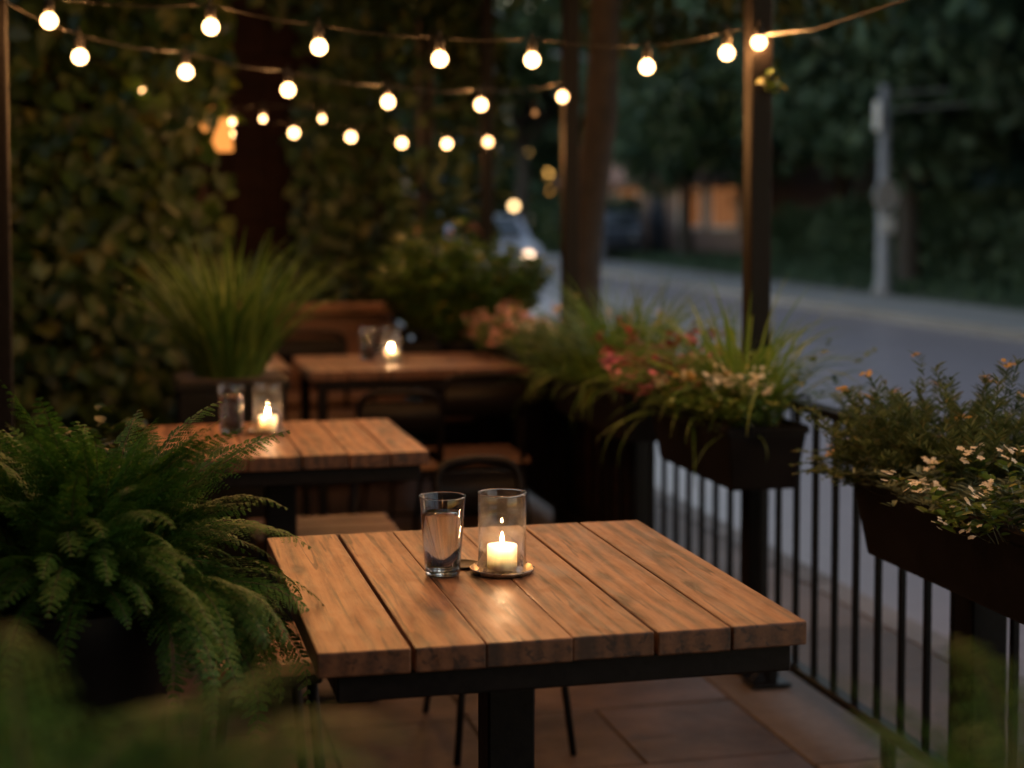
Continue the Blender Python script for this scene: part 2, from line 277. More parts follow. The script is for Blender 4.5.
# ------------------------------------------------------------ ground
b = MB(); b.poly([(-300, -60, -.16), (300, -60, -.16), (300, 500, -.16), (-300, 500, -.16)]); tag(b.build('ground', M['lawn']), kind='structure')
b = MB(); b.box(-4, 1.648, -2, 10, -.12, -.006); tag(b.build('patio_bed', M['mortar']), kind='structure')
b = MB(); y = -1.8; row = 0; cols = [1.645, 1.245, .885, .50, .13, -.27, -.66, -1.03, -1.42, -1.8, -2.2, -2.6, -3.0, -3.4, -3.8]
ys = [3.70-.5*k for k in range(11, 0, -1)]+[3.70, 4.145, 4.62, 5.1, 5.6, 6.1, 6.6, 7.1, 7.6, 8.1, 8.6, 9.1, 9.6, 10.0]
for j in range(len(ys)-1):
    i = 0
    while i < len(cols)-1:
        k = 2 if (rnd.random() < .28 and i+2 < len(cols) and not (abs(ys[j]-3.7) < .01 and i < 2)) else 1
        z = rnd.uniform(-.0015, .0015)
        b.box(cols[i+k]+.0035, cols[i]-.0035, ys[j]+.0035, ys[j+1]-.0035, -.05, z, .003, 1)
        i += k
tag(b.build('patio', M['paver']), kind='structure')
b = MB()
for k in range(-2, 40): b.box(1.653, 2.43, k*1.2+.004, k*1.2+1.196, -.14, -.003+rnd.uniform(-.001, .001), .004, 1)
tag(b.build('pavement', M['walk']), kind='structure')
b = MB()
for k in range(-2, 60): b.box(2.434, 2.57, k*.9, k*.9+.893, -.3, -.001, .01, 2)
tag(b.build('kerb', M['kerb']), kind='structure')
b = MB(); far = [(60, 11.2), (200, 14)]
b.poly([(2.56, -40, -.12), (9.5, -40, -.12), (10.3, 12, -.12), (11.0, 24, -.12), (12.2, 45, -.12), (16, 90, -.12), (24, 160, -.12), (-30, 160, -.12), (2.56, 60, -.12)][::-1] and [(2.56, -40, -.12), (9.6, -40, -.12), (9.9, 12, -.12), (10.3, 24, -.12), (11.6, 45, -.12), (16, 90, -.12), (24, 160, -.12), (2.56, 160, -.12)])
tag(b.build('road', M['road']), kind='structure')
edge = [(9.6, -40), (9.9, 12), (10.3, 24), (11.6, 45), (16, 90), (24, 160)]
def ex(Y):
    for (x0, y0), (x1, y1) in zip(edge, edge[1:]):
        if y0 <= Y <= y1: return x0+(x1-x0)*(Y-y0)/(y1-y0)
def strip(name, o0, o1, z, mat, z0=-.3):
    b = MB()
    for (x0, y0), (x1, y1) in zip(edge, edge[1:]):
        A = [(x0+o0, y0), (x0+o1, y0), (x1+o1, y1), (x1+o0, y1)]
        b.poly([(x, y, z) for x, y in A]); b.poly([(A[0][0], A[0][1], z0), (A[0][0], A[0][1], z), (A[3][0], A[3][1], z), (A[3][0], A[3][1], z0)])
    tag(b.build(name, mat), kind='structure')
strip('kerb', 0, .16, .0, M['farwalk']); strip('pavement', .164, 1.9, -.004, M['farwalk']); strip('verge', 1.904, 60, -.01, M['lawn'])

# ------------------------------------------------------------ trees and far things
def blobcrown(centers, n, leaf, seed, flat=.75):
    r = np.random.default_rng(seed); P = []; Nn = []
    w = np.array([c[3]**2 for c in centers]); w = w/w.sum()
    for c, k in zip(centers, (w*n).astype(int)):
        d = nrm(r.normal(size=(k, 3))); q = r.uniform(.55, 1.08, (k, 1))*(1+.22*np.sin(d[:, :1]*5+c[0])*np.cos(d[:, 1:2]*6+c[1]))
        P.append(np.array(c[:3])+d*q*np.array([c[3], c[3], c[3]*flat])); Nn.append(d)
    P = np.concatenate(P); Nn = np.concatenate(Nn); D = nrm(r.normal(size=P.shape)+np.array([0, 0, -.7])+Nn*.4)
    return leafset(P, D, Nn+r.normal(size=P.shape)*.6, leaf*r.uniform(.6, 1.3, len(P)), leaf*r.uniform(.4, .8, len(P)))
def make_tree(name, h, r0, crown_r, zc, seed, leafmat_, n=7000, leaf=.22, lean=(0, 0), flat=.75, nb=11, low=()):
    r = random.Random(seed); e = empty(name, (0, 0, 0)); b = MB()
    pts = [Vector((lean[0]*(k/6)**1.2+r.uniform(-.05, .05)*k*.3, lean[1]*(k/6)**1.2+r.uniform(-.05, .05)*k*.3, h*k/6)) for k in range(7)]
    b.tube([pts[0]-Vector((0, 0, .15))]+pts, [r0*1.5]+[r0*(1.15-.12*k) for k in range(7)], 10)
    cs = []
    for k in range(nb):
        a = k*2.4+r.uniform(-.3, .3); q = crown_r*r.uniform(.35, .75); s = pts[4+k % 3]
        c = Vector((pts[5].x+q*math.cos(a), pts[5].y+q*math.sin(a), zc+r.uniform(-.5, .5)*crown_r*flat)); cs.append((c.x, c.y, c.z, crown_r*r.uniform(.34, .55)))
        b.tube([s, s.lerp(c, .5)+Vector((0, 0, .12*crown_r)), c], [r0*.42, r0*.25, r0*.08], 6)
    cs.append((pts[6].x, pts[6].y, zc+crown_r*.35, crown_r*.6))
    for c in low: cs.append(c); b.tube([pts[5], Vector(c[:3]).lerp(pts[5], .4)+Vector((0, 0, .25)), Vector(c[:3])], [.03, .02, .006], 6)
    b.build('trunk', M['bark'], e, smooth=True)
    link('crown', np_mesh('crown', *blobcrown(cs, n, leaf, seed, .8)), leafmat_, e)
    return e
# street trees across the road
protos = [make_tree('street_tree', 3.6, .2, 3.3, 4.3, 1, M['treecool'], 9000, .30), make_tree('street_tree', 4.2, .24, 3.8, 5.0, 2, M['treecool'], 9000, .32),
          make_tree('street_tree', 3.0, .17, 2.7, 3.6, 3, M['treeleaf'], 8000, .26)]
spots = [(14.2, 19.5, 1, 0, 'broad street tree with thick trunk beyond the verge at the right edge'), (13.9, 26.5, 0, 1, 'dark green street tree standing just behind the pale pole with the round sign'),
         (14.0, 34, 2, 2, 'street tree with low crown between the sign pole and tall black post'), (15.2, 42, 0, 3, 'far street tree whose trunk stands before the lit windows'),
         (13.4, 15.0, 2, .5, 'shadowed street tree closest to the camera across the road'), (19, 30, 1, 4, 'tall tree filling the dark second row behind the sign pole'),
         (20, 22, 1, 5, 'tall tree in the dark second row at the right edge of the view'), (19, 40, 1, .9, 'tall tree behind the row of street trees, left of the sign pole'),
         (15.5, 62, 2, 1.7, 'small distant tree down the street near the globe lamps'), (21, 56, 1, 2.2, 'distant tree rising behind the brick house roofs'), (13.5, 72, 0, 3.1, 'farthest tree at the end of the street behind the pale car'),
         (26, 66, 1, 1.1, 'distant tree crown above the house with lit windows'), (5, 95, 1, .3, 'tree closing the end of the street above the parked cars'), (-2, 80, 0, 5.5, 'distant tree behind the patio bushes at the end of the road'),
         (25, 34, 1, 2.9, 'tree deep in the dark wood behind the verge'), (12, 88, 1, 4.4, 'tree at the far bend of the road')]
used = set()
for x, y, k, a, lab in spots:
    o = protos[k] if k not in used else copy_tree(protos[k]); used.add(k)
    o.location = (x, y, -.02); o.rotation_euler = (0, 0, a*1.7); s = rnd.uniform(.92, 1.12)*(1.75 if y > 60 else 1); o.scale = (s, s, s)
    tag(o, lab, 'tree', 'trees along the far side of the street')
# tree leaning over the patio, its neighbour at the rear, and unseen ones added for shade
o = make_tree('shade_tree', 3.6, .10, 3.0, 4.5, 21, M['treeleaf'], 24000, .13, (-.04, -.9), .62, 16, low=((-.8, -.6, 2.85, .55), (.1, -.5, 2.8, .5), (.9, -.3, 2.7, .6), (.55, .5, 2.55, .45), (-1.7, 0, 2.9, .6), (1.7, .6, 2.9, .6))); o.location = (2.16, 7.55, 0)
tag(o, 'slim dark tree just outside the railing, its crown over the string lights', 'tree')
o = make_tree('shade_tree', 3.8, .16, 3.3, 4.6, 22, M['treeleaf'], 18000, .17, (.6, 0), .5, 15); o.location = (-2.3, 2.2, 0)  # out of view, added so its crown keeps sky light off the tables
tag(o, 'unseen large tree behind the patio wall, added to shade the near tables', 'tree')
o = make_tree('shade_tree', 3.8, .16, 3.0, 4.4, 23, M['treeleaf'], 16000, .17, (.4, 0), .55, 15); o.location = (-1.5, 10.8, 0)
tag(o, 'tree behind the dark rear wall with foliage hanging above the lights', 'tree')
o = make_tree('shade_tree', 4.0, .17, 3.7, 5.0, 24, M['treeleaf'], 20000, .19, (1.0, 1.8), .45, 17); o.location = (2.9, 1.0, -.12)  # out of view, added so its crown darkens the near road
tag(o, 'unseen kerbside tree beyond the right edge, added to shade the near road and railing', 'tree')
# undergrowth and hedges across the road
def hedge(name, x0, x1, y0, y1, z0, z1, n, leaf, mat, label, cat='hedge', seed=0):
    r = np.random.default_rng(seed); e = empty(name, ((x0+x1)/2, (y0+y1)/2, z0))
    hx, hy, hz = (x1-x0)/2, (y1-y0)/2, z1-z0
    u = r.uniform(-1, 1, (n, 3)); f = r.integers(0, 5, n)
    for k, (ax, s) in enumerate(((0, 1), (0, -1), (1, 1), (1, -1), (2, 1))): u[f == k, ax] = s*r.uniform(.8, 1.05, (f == k).sum())
    P = np.stack([u[:, 0]*hx, u[:, 1]*hy, (u[:, 2]+1)/2*hz], 1); lump = .12*np.sin(P[:, 1]*2.3+seed)+.1*np.sin(P[:, 0]*3.7+P[:, 2]*4)
    P[:, 2] *= 1+lump; P[:, 0] += lump*.4*np.sign(u[:, 0])
    Nn = nrm(u*np.array([1, 1, 1.2])); D = nrm(r.normal(size=P.shape)+np.array([0, 0, -.4]))
    link('foliage', np_mesh('foliage', *leafset(P, D, Nn+r.normal(size=P.shape)*.5, leaf*r.uniform(.6, 1.3, n), leaf*r.uniform(.45, .8, n))), mat, e)
    b = MB()
    for k in range(max(3, int(hy*1.5))):
        x, y = r.uniform(-hx, hx)*.4, -hy+(2*hy)*(k+.5)/max(3, int(hy*1.5))
        b.tube([(x, y, -.05), (x*1.3, y+.05, hz*.5), (x*1.8, y-.1, hz*.9)], [.04, .03, .01], 5); b.build('stem', M['bark'], e); b = MB()
    return tag(e, label, cat)
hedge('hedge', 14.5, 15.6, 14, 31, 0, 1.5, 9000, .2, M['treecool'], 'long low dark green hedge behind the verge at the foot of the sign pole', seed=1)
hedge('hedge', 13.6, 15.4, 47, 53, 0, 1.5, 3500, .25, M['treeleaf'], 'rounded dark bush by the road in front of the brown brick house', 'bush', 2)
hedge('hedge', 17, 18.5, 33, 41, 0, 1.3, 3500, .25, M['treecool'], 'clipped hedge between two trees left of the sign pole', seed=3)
# a wood behind it all
r_ = np.random.default_rng(4); n = 26000; ang = r_.uniform(-.5, 1.35, n); rad = r_.uniform(105, 125, n); hz = r_.uniform(0, 1, n)**.8*(15+4*np.sin(ang*23)+2.5*np.sin(ang*51))
P = np.stack([np.sin(ang)*rad, np.cos(ang)*rad, hz], 1); D = nrm(r_.normal(size=P.shape))
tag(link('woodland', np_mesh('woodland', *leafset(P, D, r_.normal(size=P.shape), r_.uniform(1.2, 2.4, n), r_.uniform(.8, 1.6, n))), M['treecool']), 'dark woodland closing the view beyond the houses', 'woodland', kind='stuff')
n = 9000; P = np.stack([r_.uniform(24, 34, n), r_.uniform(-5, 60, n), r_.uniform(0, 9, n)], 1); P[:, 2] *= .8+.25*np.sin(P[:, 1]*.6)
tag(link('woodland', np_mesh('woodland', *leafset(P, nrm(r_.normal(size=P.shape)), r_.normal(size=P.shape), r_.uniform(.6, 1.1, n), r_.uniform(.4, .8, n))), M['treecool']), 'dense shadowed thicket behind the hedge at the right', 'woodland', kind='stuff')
n = 16000; P = np.stack([r_.uniform(12, 24, n), r_.uniform(8, 60, n), r_.uniform(-.02, .05, n)], 1)
P[:, 0] = np.array([ex(y) for y in P[:, 1]])+2.0+r_.uniform(0, 9, n)
tag(link('grass', np_mesh('grass', *leafset(P, nrm(r_.normal(size=P.shape)*.5+np.array([0, 0, 1])), r_.normal(size=P.shape), r_.uniform(.12, .3, n), .05)), M['treecool']), 'rough dark grass growing on the verge across the street', 'grass', kind='stuff')
# houses
def house(x, y, rz, w, d, h, rh, wall, label, lit, nwin=4, porch=True):
    e = empty('brick_house', (x, y, 0), rz)
    b = MB(); b.box(-w/2, w/2, -d/2, d/2, -.2, h)
    for s in (-1, 1): b.poly([(s*w/2, -d/2, h), (s*w/2, d/2, h), (s*w/2, 0, h+rh-.05)])
    b.build('wall', wall, e, rn=False)
    b = MB(); o_ = .5
    for s in (-1, 1):
        b.poly([(-w/2-o_, s*(d/2+o_), h-rh*o_/(d/2)), (w/2+o_, s*(d/2+o_), h-rh*o_/(d/2)), (w/2+o_, 0, h+rh), (-w/2-o_, 0, h+rh)])
        b.poly([(-w/2-o_, s*(d/2+o_), h-rh*o_/(d/2)-.15), (w/2+o_, s*(d/2+o_), h-rh*o_/(d/2)-.15), (w/2+o_, 0, h+rh-.15), (-w/2-o_, 0, h+rh-.15)])
    rf = b.build('roof', M['roof'], e); b = MB(); b.box(w*.2, w*.2+.7, .3, .9, h+rh*.5, h+rh+.8, .03); b.build('chimney', M['house'], rf)
    for k in range(nwin):
        xx = -w/2+(k+.5)*w/nwin
        if k == 1:
            b = MB(); b.box(xx-.5, xx+.5, -d/2-.06, -d/2+.02, 0, 2.1, .02); dr = b.build('door', M['card'], e); b = MB(); b.box(xx+.35, xx+.4, -d/2-.11, -d/2-.06, 1, 1.12, .01); b.build('handle', M['rim'], dr)
        b = MB(); z0, z1 = .95, 2.1
        if k == 1: continue
        for (a0, a1, c0, c1) in ((xx-.75, xx+.75, z1, z1+.1), (xx-.75, xx+.75, z0-.1, z0), (xx-.75, xx-.65, z0, z1), (xx+.65, xx+.75, z0, z1), (xx-.03, xx+.03, z0, z1)): b.box(a0, a1, -d/2-.07, -d/2+.02, c0, c1, .008)
        fr = b.build('window', M['pale'], e); b = MB(); b.box(xx-.65, xx+.65, -d/2-.03, -d/2+.01, z0, z1); b.build('pane', M['window'] if lit else M['carglass'], fr)
    return tag(e, label, 'house', 'houses across the street')
house(21.5, 54.5, R(-75), 11, 7, 2.9, 3.0, M['house'], 'brown brick house with steep gable roof behind the rounded bush', False)
house(19.6, 47.5, R(-80), 8, 6, 2.7, 2.2, M['house'], 'low house with orange lit windows seen just left of the tall black post', True)
house(21.0, 19, R(-88), 8, 6, 2.6, 2.2, M['house'], 'house with warm lit windows glimpsed through trees at the right edge', True)
house(10, 100, R(5), 14, 8, 4.2, 3, M['pale'], 'pale house at the end of the street above the parked cars', False)
# cars
def make_car(mat, lit):
    e = empty('parked_car', (0, 0, 0)); prof = [(-2.15, .35), (-2.2, .62), (-2.05, .86), (-1.2, .95), (-.65, 1.38), (.75, 1.43), (1.5, 1.0), (2.1, .9), (2.2, .6), (2.15, .35)]
    b = MB(); cs = []
    for s, k in ((-1, .84), (-1, .97), (1, .97), (1, .84)):
        pass
    L_ = []
    for yy, ins in ((-.82, .06), (-.86, 0), (.86, 0), (.82, .06)):
        L_.append([b.bm.verts.new((x*(1-ins*.15), yy*(1-.16*max(0, (z-.9)/.5)), z-(ins*.3 if z > .5 else 0)+(ins*.3 if z < .5 else 0))) for x, z in prof])
    m_ = len(prof)
    for A, B in zip(L_, L_[1:]):
        for k in range(m_): b.bm.faces.new((A[k], A[(k+1) % m_], B[(k+1) % m_], B[k]))
    b.bm.faces.new(L_[0]); b.bm.faces.new(L_[-1][::-1]); b.build('body', mat, e)
    b = MB(); b.poly([(-1.17, -.68, .99), (-1.17, .68, .99), (-.72, .62, 1.35), (-.72, -.62, 1.35)]); b.build('windscreen', M['carglass'], e, loc=(-.035, 0, .035))
    for s in (-1, 1):
        b = MB(); b.poly([(-.95, s*.86, .97), (1.25, s*.86, .97), (.72, s*.775, 1.34), (-.62, s*.775, 1.32)]); b.build('side_window', M['carglass'], e, loc=(0, s*.012, 0))
        b = MB(); b.lathe([(0, -.03), (.07, -.03), (.1, 0), (.07, .03), (0, .03)], n=16); hl = b.build('headlight', M['head'] if lit else M['polegrey'], e, smooth=True); hl.location = (-2.16, s*.6, .66); hl.rotation_euler = (0, R(90), 0)
        b = MB(); b.box(2.15, 2.2, s*.62-.14, s*.62+.14, .68, .8, .02); b.build('tail_light', M['maroon'], e)
        for xx in (-1.35, 1.35):
            b = MB(); b.lathe([(.19, -.1), (.3, -.1), (.32, -.06), (.32, .06), (.3, .1), (.19, .1)], n=24, close=True); w_ = b.build('wheel', M['tyre'], e, smooth=True); w_.location = (xx, s*.8, .32); w_.rotation_euler = (R(90), 0, 0)
            b = MB(); b.lathe([(0, -.09), (.19, -.085), (.19, .085), (0, .09)], n=16); b.build('rim', M['rim'], w_)
    return e
c0 = make_car(M['carp'], True); c0.location = (6.75, 30.5, -.12); c0.rotation_euler = (0, 0, R(86)); tag(c0, 'pale car with glowing headlights on the road beside the dark tree trunk', 'car')
c1 = make_car(M['carp'], False); c1.location = (8.6, 40, -.12); c1.rotation_euler = (0, 0, R(80)); tag(c1, 'pale parked car farther down the street with headlights off', 'car')
c2 = make_car(M['card'], False); c2.location = (14.1, 45.5, -.02); c2.rotation_euler = (0, 0, R(75)); tag(c2, 'dark parked car beside the rounded bush across the road', 'car')
# street furniture
def lathe_pole(name, x, y, h, r, mat): e = empty(name, (x, y, 0)); b = MB(); b.lathe([(0, -.1), (r*1.5, -.1), (r*1.5, .15), (r*1.1, .2), (r*.8, h), (0, h)], n=16); b.build('pole', mat, e, smooth=True); return e
e = lathe_pole('utility_pole', 12.16, 24.05, 3.45, .105, M['polegrey'])
b = MB(); b.lathe([(0, -.012), (.29, -.012), (.3, 0), (.29, .012), (0, .012)], n=8); q = b.build('sign_plate', M['signgrey'], e); q.location = (-.03, -.14, 1.62); q.rotation_euler = (R(90), 0, R(20))
b = MB(); b.box(-.13, .13, -.15, -.13, 1.02, 1.3, .01); b.build('sign_plate', M['signgrey'], e)
b = MB(); b.box(-.16, -.1, -.1, .1, 2.7, 3.2, .02); b.build('junction_box', M['signgrey'], e)
b = MB(); b.tube([(0, 0, 3.05), (.6, -6, 2.9), (1.2, -14, 3.0)], .007, 6); b.build('wire', M['polegrey'], e); b = MB(); b.tube([(0, 0, 3.3), (.6, -6, 3.15), (1.2, -14, 3.3)], .007, 6); b.build('wire', M['polegrey'], e)
tag(e, 'pale grey pole carrying a grey octagonal sign plate on the far kerb', 'pole')
e = lathe_pole('utility_pole', 12.6, 41.8, 5.5, .17, M['polegrey']); b = MB(); b.tube([(0, 0, 5.3), (-.6, -.2, 5.6), (-1.4, -.4, 5.6)], .04, 8); b.build('arm', M['polegrey'], e); tag(e, 'tall pale pole on the far kerb right beside the dark tree trunk', 'pole')
def globe(x, y, z, r, mat, label):
    e = lathe_pole('globe_lamp', x, y, z-r, .05, M['iron']); b = MB(); b.lathe([(0 if abs(k) == 8 else r*math.cos(k*math.pi/16), r*math.sin(k*math.pi/16)) for k in range(-8, 9)], n=20); b.build('globe', mat, e, (0, 0, z), True); tag(e, label, 'street lamp')
globe(10.768, 44, 1.54, .10, M['farlamp'], 'street lamp with bright cream globe above the pale cars')
globe(9.867, 43.5, 1.5, .12, M['amberlamp'], 'dim orange globe lamp left of the bright cream one')
STR1 = [(-0.187, 4.399, 1.874), (0.233, 4.397, 1.869), (0.525, 4.396, 1.822), (0.862, 4.394, 1.797), (1.128, 4.393, 1.8), (1.47, 4.392, 1.788), (1.714, 4.39, 1.833)]
STR2 = [(-0.115, 4.611, 1.801), (0.185, 4.903, 1.79), (0.523, 5.233, 1.767), (0.914, 5.615, 1.76), (1.346, 6.037, 1.784), (1.797, 6.478, 1.853)]
STR3 = [(0.511, 8.061, 1.758), (0.836, 8.087, 1.768), (1.128, 8.111, 1.752), (1.395, 8.133, 1.725), (1.636, 8.152, 1.724), (1.859, 8.17, 1.737)]
STR4 = [(0.084, 7.055, 1.885), (0.464, 7.101, 1.765), (0.6, 7.118, 1.78), (0.865, 7.151, 1.786), (1.882, 7.276, 1.835)]

# ------------------------------------------------------------ rear wall, ivy wall, bench
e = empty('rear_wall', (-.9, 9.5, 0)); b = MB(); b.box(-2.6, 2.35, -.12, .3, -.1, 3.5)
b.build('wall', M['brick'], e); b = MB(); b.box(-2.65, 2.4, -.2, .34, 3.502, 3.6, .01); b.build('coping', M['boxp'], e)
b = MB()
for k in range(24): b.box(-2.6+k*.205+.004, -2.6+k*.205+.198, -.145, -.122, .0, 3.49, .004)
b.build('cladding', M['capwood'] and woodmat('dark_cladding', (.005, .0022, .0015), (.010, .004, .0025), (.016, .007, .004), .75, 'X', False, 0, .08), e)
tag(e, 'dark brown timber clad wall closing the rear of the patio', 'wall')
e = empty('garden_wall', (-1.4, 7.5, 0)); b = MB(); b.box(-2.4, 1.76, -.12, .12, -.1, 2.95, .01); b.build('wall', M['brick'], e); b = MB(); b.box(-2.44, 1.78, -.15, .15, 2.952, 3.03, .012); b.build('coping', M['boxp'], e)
tag(e, 'dark garden wall almost hidden beneath large leaved ivy', 'wall')
e = empty('sky_block_wall', (-1.2, -2.2, 0)); b = MB(); b.box(-3, 2.8, -.15, .15, -.1, 4.6); b.build('wall', M['brick'], e)  # out of view, added to cut the sky light from behind
b = MB(); b.box(-1.0, -.1, .152, .2, 0, 2.2, .01); dr = b.build('door', M['steel'], e); b = MB(); b.box(-.22, -.18, .2, .26, 1.0, 1.14, .005); b.build('handle', M['saucer'], dr)
for x in (.5, 1.6): b = MB(); b.box(x-.4, x+.4, .152, .19, .95, 2.2, .008); fr = b.build('window', M['steel'], e); b = MB(); b.box(x-.34, x+.34, .191, .194, 1.01, 2.14); b.build('pane', M['carglass'], fr)
tag(e, 'unseen wall with a door behind the camera, added to block the sky light', 'wall')
e = empty('sky_block_side_wall', (-3.6, 3.5, 0)); b = MB(); b.box(-.12, .12, -5.5, 6.2, -.1, 3.6); b.build('wall', M['brick'], e); b = MB(); b.box(-.16, .16, -5.5, 6.2, 3.602, 3.68, .01); b.build('coping', M['boxp'], e)  # out of view, added to cut the sky light from the left
tag(e, 'unseen long side wall beyond the big fern, added to block the sky light', 'wall')
def ivy(x0, x1, z0, z1, y, n, leaf, label, seed, dep=.2, mat='ivy', face=(0, -1)):
    r = np.random.default_rng(seed); e = empty('ivy', ((x0+x1)/2, y, z0)); cx = (x0+x1)/2
    nc = max(20, n//26); C = np.stack([r.uniform(x0, x1, nc), r.uniform(z0, z1, nc), r.uniform(.02, dep, nc)], 1)
    k = r.integers(0, nc, n); P = np.stack([C[k, 0]+r.normal(size=n)*.11-cx, -C[k, 2]-np.abs(r.normal(size=n))*.05, C[k, 1]+r.normal(size=n)*.13-z0], 1)
    P[:, 0] = np.clip(P[:, 0], x0-cx-.05, x1-cx+.06)
    D = nrm(np.stack([r.normal(size=n)*.7, -.25-.4*r.random(n), -1+r.normal(size=n)*.5], 1)); Nn = np.stack([r.normal(size=n)*.6, -np.ones(n), .5+r.normal(size=n)*.5], 1)
    link('foliage', np_mesh('foliage', *leafset(P, D, Nn, leaf*r.uniform(.55, 1.25, n), leaf*r.uniform(.7, 1.15, n), .12, .35)), M[mat], e)
    b = MB(); rr = random.Random(seed)
    for q in range(int((x1-x0)*7)+2):
        x = rr.uniform(x0, x1)-cx; pts = [(x, -.02, -.0)]; z = 0
        while z < z1-z0-.1: z += rr.uniform(.15, .3); x = min(x1-cx, max(x0-cx, x+rr.uniform(-.12, .12))); pts.append((x, -.03-rr.random()*.05, min(z, z1-z0)))
        b.tube(pts, .007, 5)
    b.build('stem', M['bark'], e); return tag(e, label, 'ivy')
ivy(-2.0, .37, .05, 3.0, 7.37, 9500, .092, 'thick curtain of large heart shaped ivy leaves covering the wall at the left', 1, .28)
ivy(1.0, 1.45, .4, 3.3, 9.34, 1500, .10, 'dark creeper climbing the brown rear wall behind the bench', 2, .15, 'treeleaf')
hedge('tall_shrub', 1.42, 2.02, 8.75, 9.2, 0, 2.7, 2800, .12, M['treeleaf'], 'tall dark shrub screening the rear corner behind the rounded potted bush', 'shrub', 9)
e = empty('bench', (.72, 8.3, 0)); b = MB()
b.box(-.62, .68, .0, .16, .835, .885, .006); b.build('top_rail', M['capwood'], e)
b = MB()
for k in range(6): b.box(-.6, .66, .05, .085, .10+k*.122, .10+k*.122+.116, .004)
b.build('backrest', M['capwood'], e); b = MB()
for k in range(4): b.box(-.6, .66, -.42+k*.11, -.42+k*.11+.104, .41, .44, .005)
b.build('seat', M['seatwood'], e)
for x in (-.59, .6):
    b = MB(); b.box(x, x+.05, -.4, .14, 0, .408, .005); b.build('leg', M['steel'], e)
tag(e, 'wooden settle with warm lit top rail against the rear of the patio', 'bench')

# ------------------------------------------------------------ railing and posts
FX = 1.81; e = empty('railing', (FX, 5, 0)); Y0, Y1 = 1.6, 9.3
b = MB(); b.box(-.026, .026, Y0-5, Y1-5, .826, .85, .005, 2); b.build('top_rail', M['iron'], e)
b = MB(); b.box(-.021, .021, Y0-5, Y1-5, .085, .11, .004); b.build('bottom_rail', M['iron'], e)
posts = [(3.10, .085), (5.46, .07), (6.52, .07), (7.62, .07), (9.28, .08)]
bal = None
y = 2.962-.1245*10
while y < Y1-.1:
    if all(abs(y-p) > .055 for p, w in posts+[(4.39, .06), (8.2, .06)]):
        if bal is None: b = MB(); b.box(-.008, .008, -.008, .008, .1105, .8255, .0015); bal = b.build('baluster', M['iron'], e); o = bal
        else: o = bal.copy(); S.collection.objects.link(o)
        o.location = (0, y-5, 0)
    y += .1245
for p, w in posts: b = MB(); b.box(-w/2, w/2, p-5-w/2, p-5+w/2, 0, .865, .004).box(-w/2-.008, w/2+.008, p-5-w/2-.008, p-5+w/2+.008, .8652, .878, .003); b.build('post', M['iron'], e)
for yy, pl in ((4.25, 1), (3.52, 0), (5.9, 1), (2.5, 1)):
    b = MB(); b.box(-.015, .015, yy-5-.015, yy-5+.015, 0, .0845, .002)
    if pl: b.box(-.075, .045, yy-5-.045, yy-5+.045, .0, .012, .003); b.tube([(-.06, yy-5, .014), (-.012, yy-5, .07)], .008, 6)
    b.build('foot', M['iron'], e)
tag(e, 'black iron railing with square balusters between the patio and the street', 'railing')
e = empty('shade_screen', (FX+.06, 7.35, 0)); b = MB()  # dark sheet of boards added for the shade beyond the railing
for k in range(38): b.box(-.008, .008, -1.85+k*.098, -1.85+k*.098+.09, .03, .80+rnd.uniform(-.004, .004), .002)
b.build('boards', woodmat('shade_board', (.012, .006, .004), (.028, .013, .008), (.05, .024, .014), .6, 'Y', False, 0, .15), e); b = MB(); b.box(.0085, .03, -1.85, 1.87, .6, .66, .003); b.build('batten', M['steel'], e)
tag(e, 'dark vertical board screen added in place of shaded ground beyond the far railing', 'screen')
def post(x, y, w, h, label):
    e = empty('patio_post', (x, y, 0)); b = MB(); b.box(-w/2, w/2, -w/2, w/2, 0, h, .004); b.build('shaft', M['steel'], e)
    b = MB(); b.box(-w*.9, w*.9, -w*.9, w*.9, 0, .012, .003); b.build('base_plate', M['steel'], e)
    b = MB(); b.tube([(0, 0, h+.001), (0, 0, h+.03)], w*.6, 8); b.build('cap', M['steel'], e)
    return tag(e, label, 'post', 'posts carrying the string lights')
post(1.812, 4.39, .066, 2.75, 'tall black square post holding two bulbs, rising behind the grasses in the railing planter')
post(1.835, 6.5, .066, 2.6, 'black post standing directly before the slim tree trunk at the railing')
post(1.86, 8.2, .06, 2.5, 'thin black post farthest along the railing, behind the rounded bush')
post(-.325, 4.5, .05, 2.9, 'dark post at the very left edge in front of the ivy')
post(1.42, 9.0, .04, 2.4, 'thin dark post barely visible before the rear wall')
post(1.853, 2.2, .066, 2.75, 'black railing post nearest the camera where the street side cable ends')

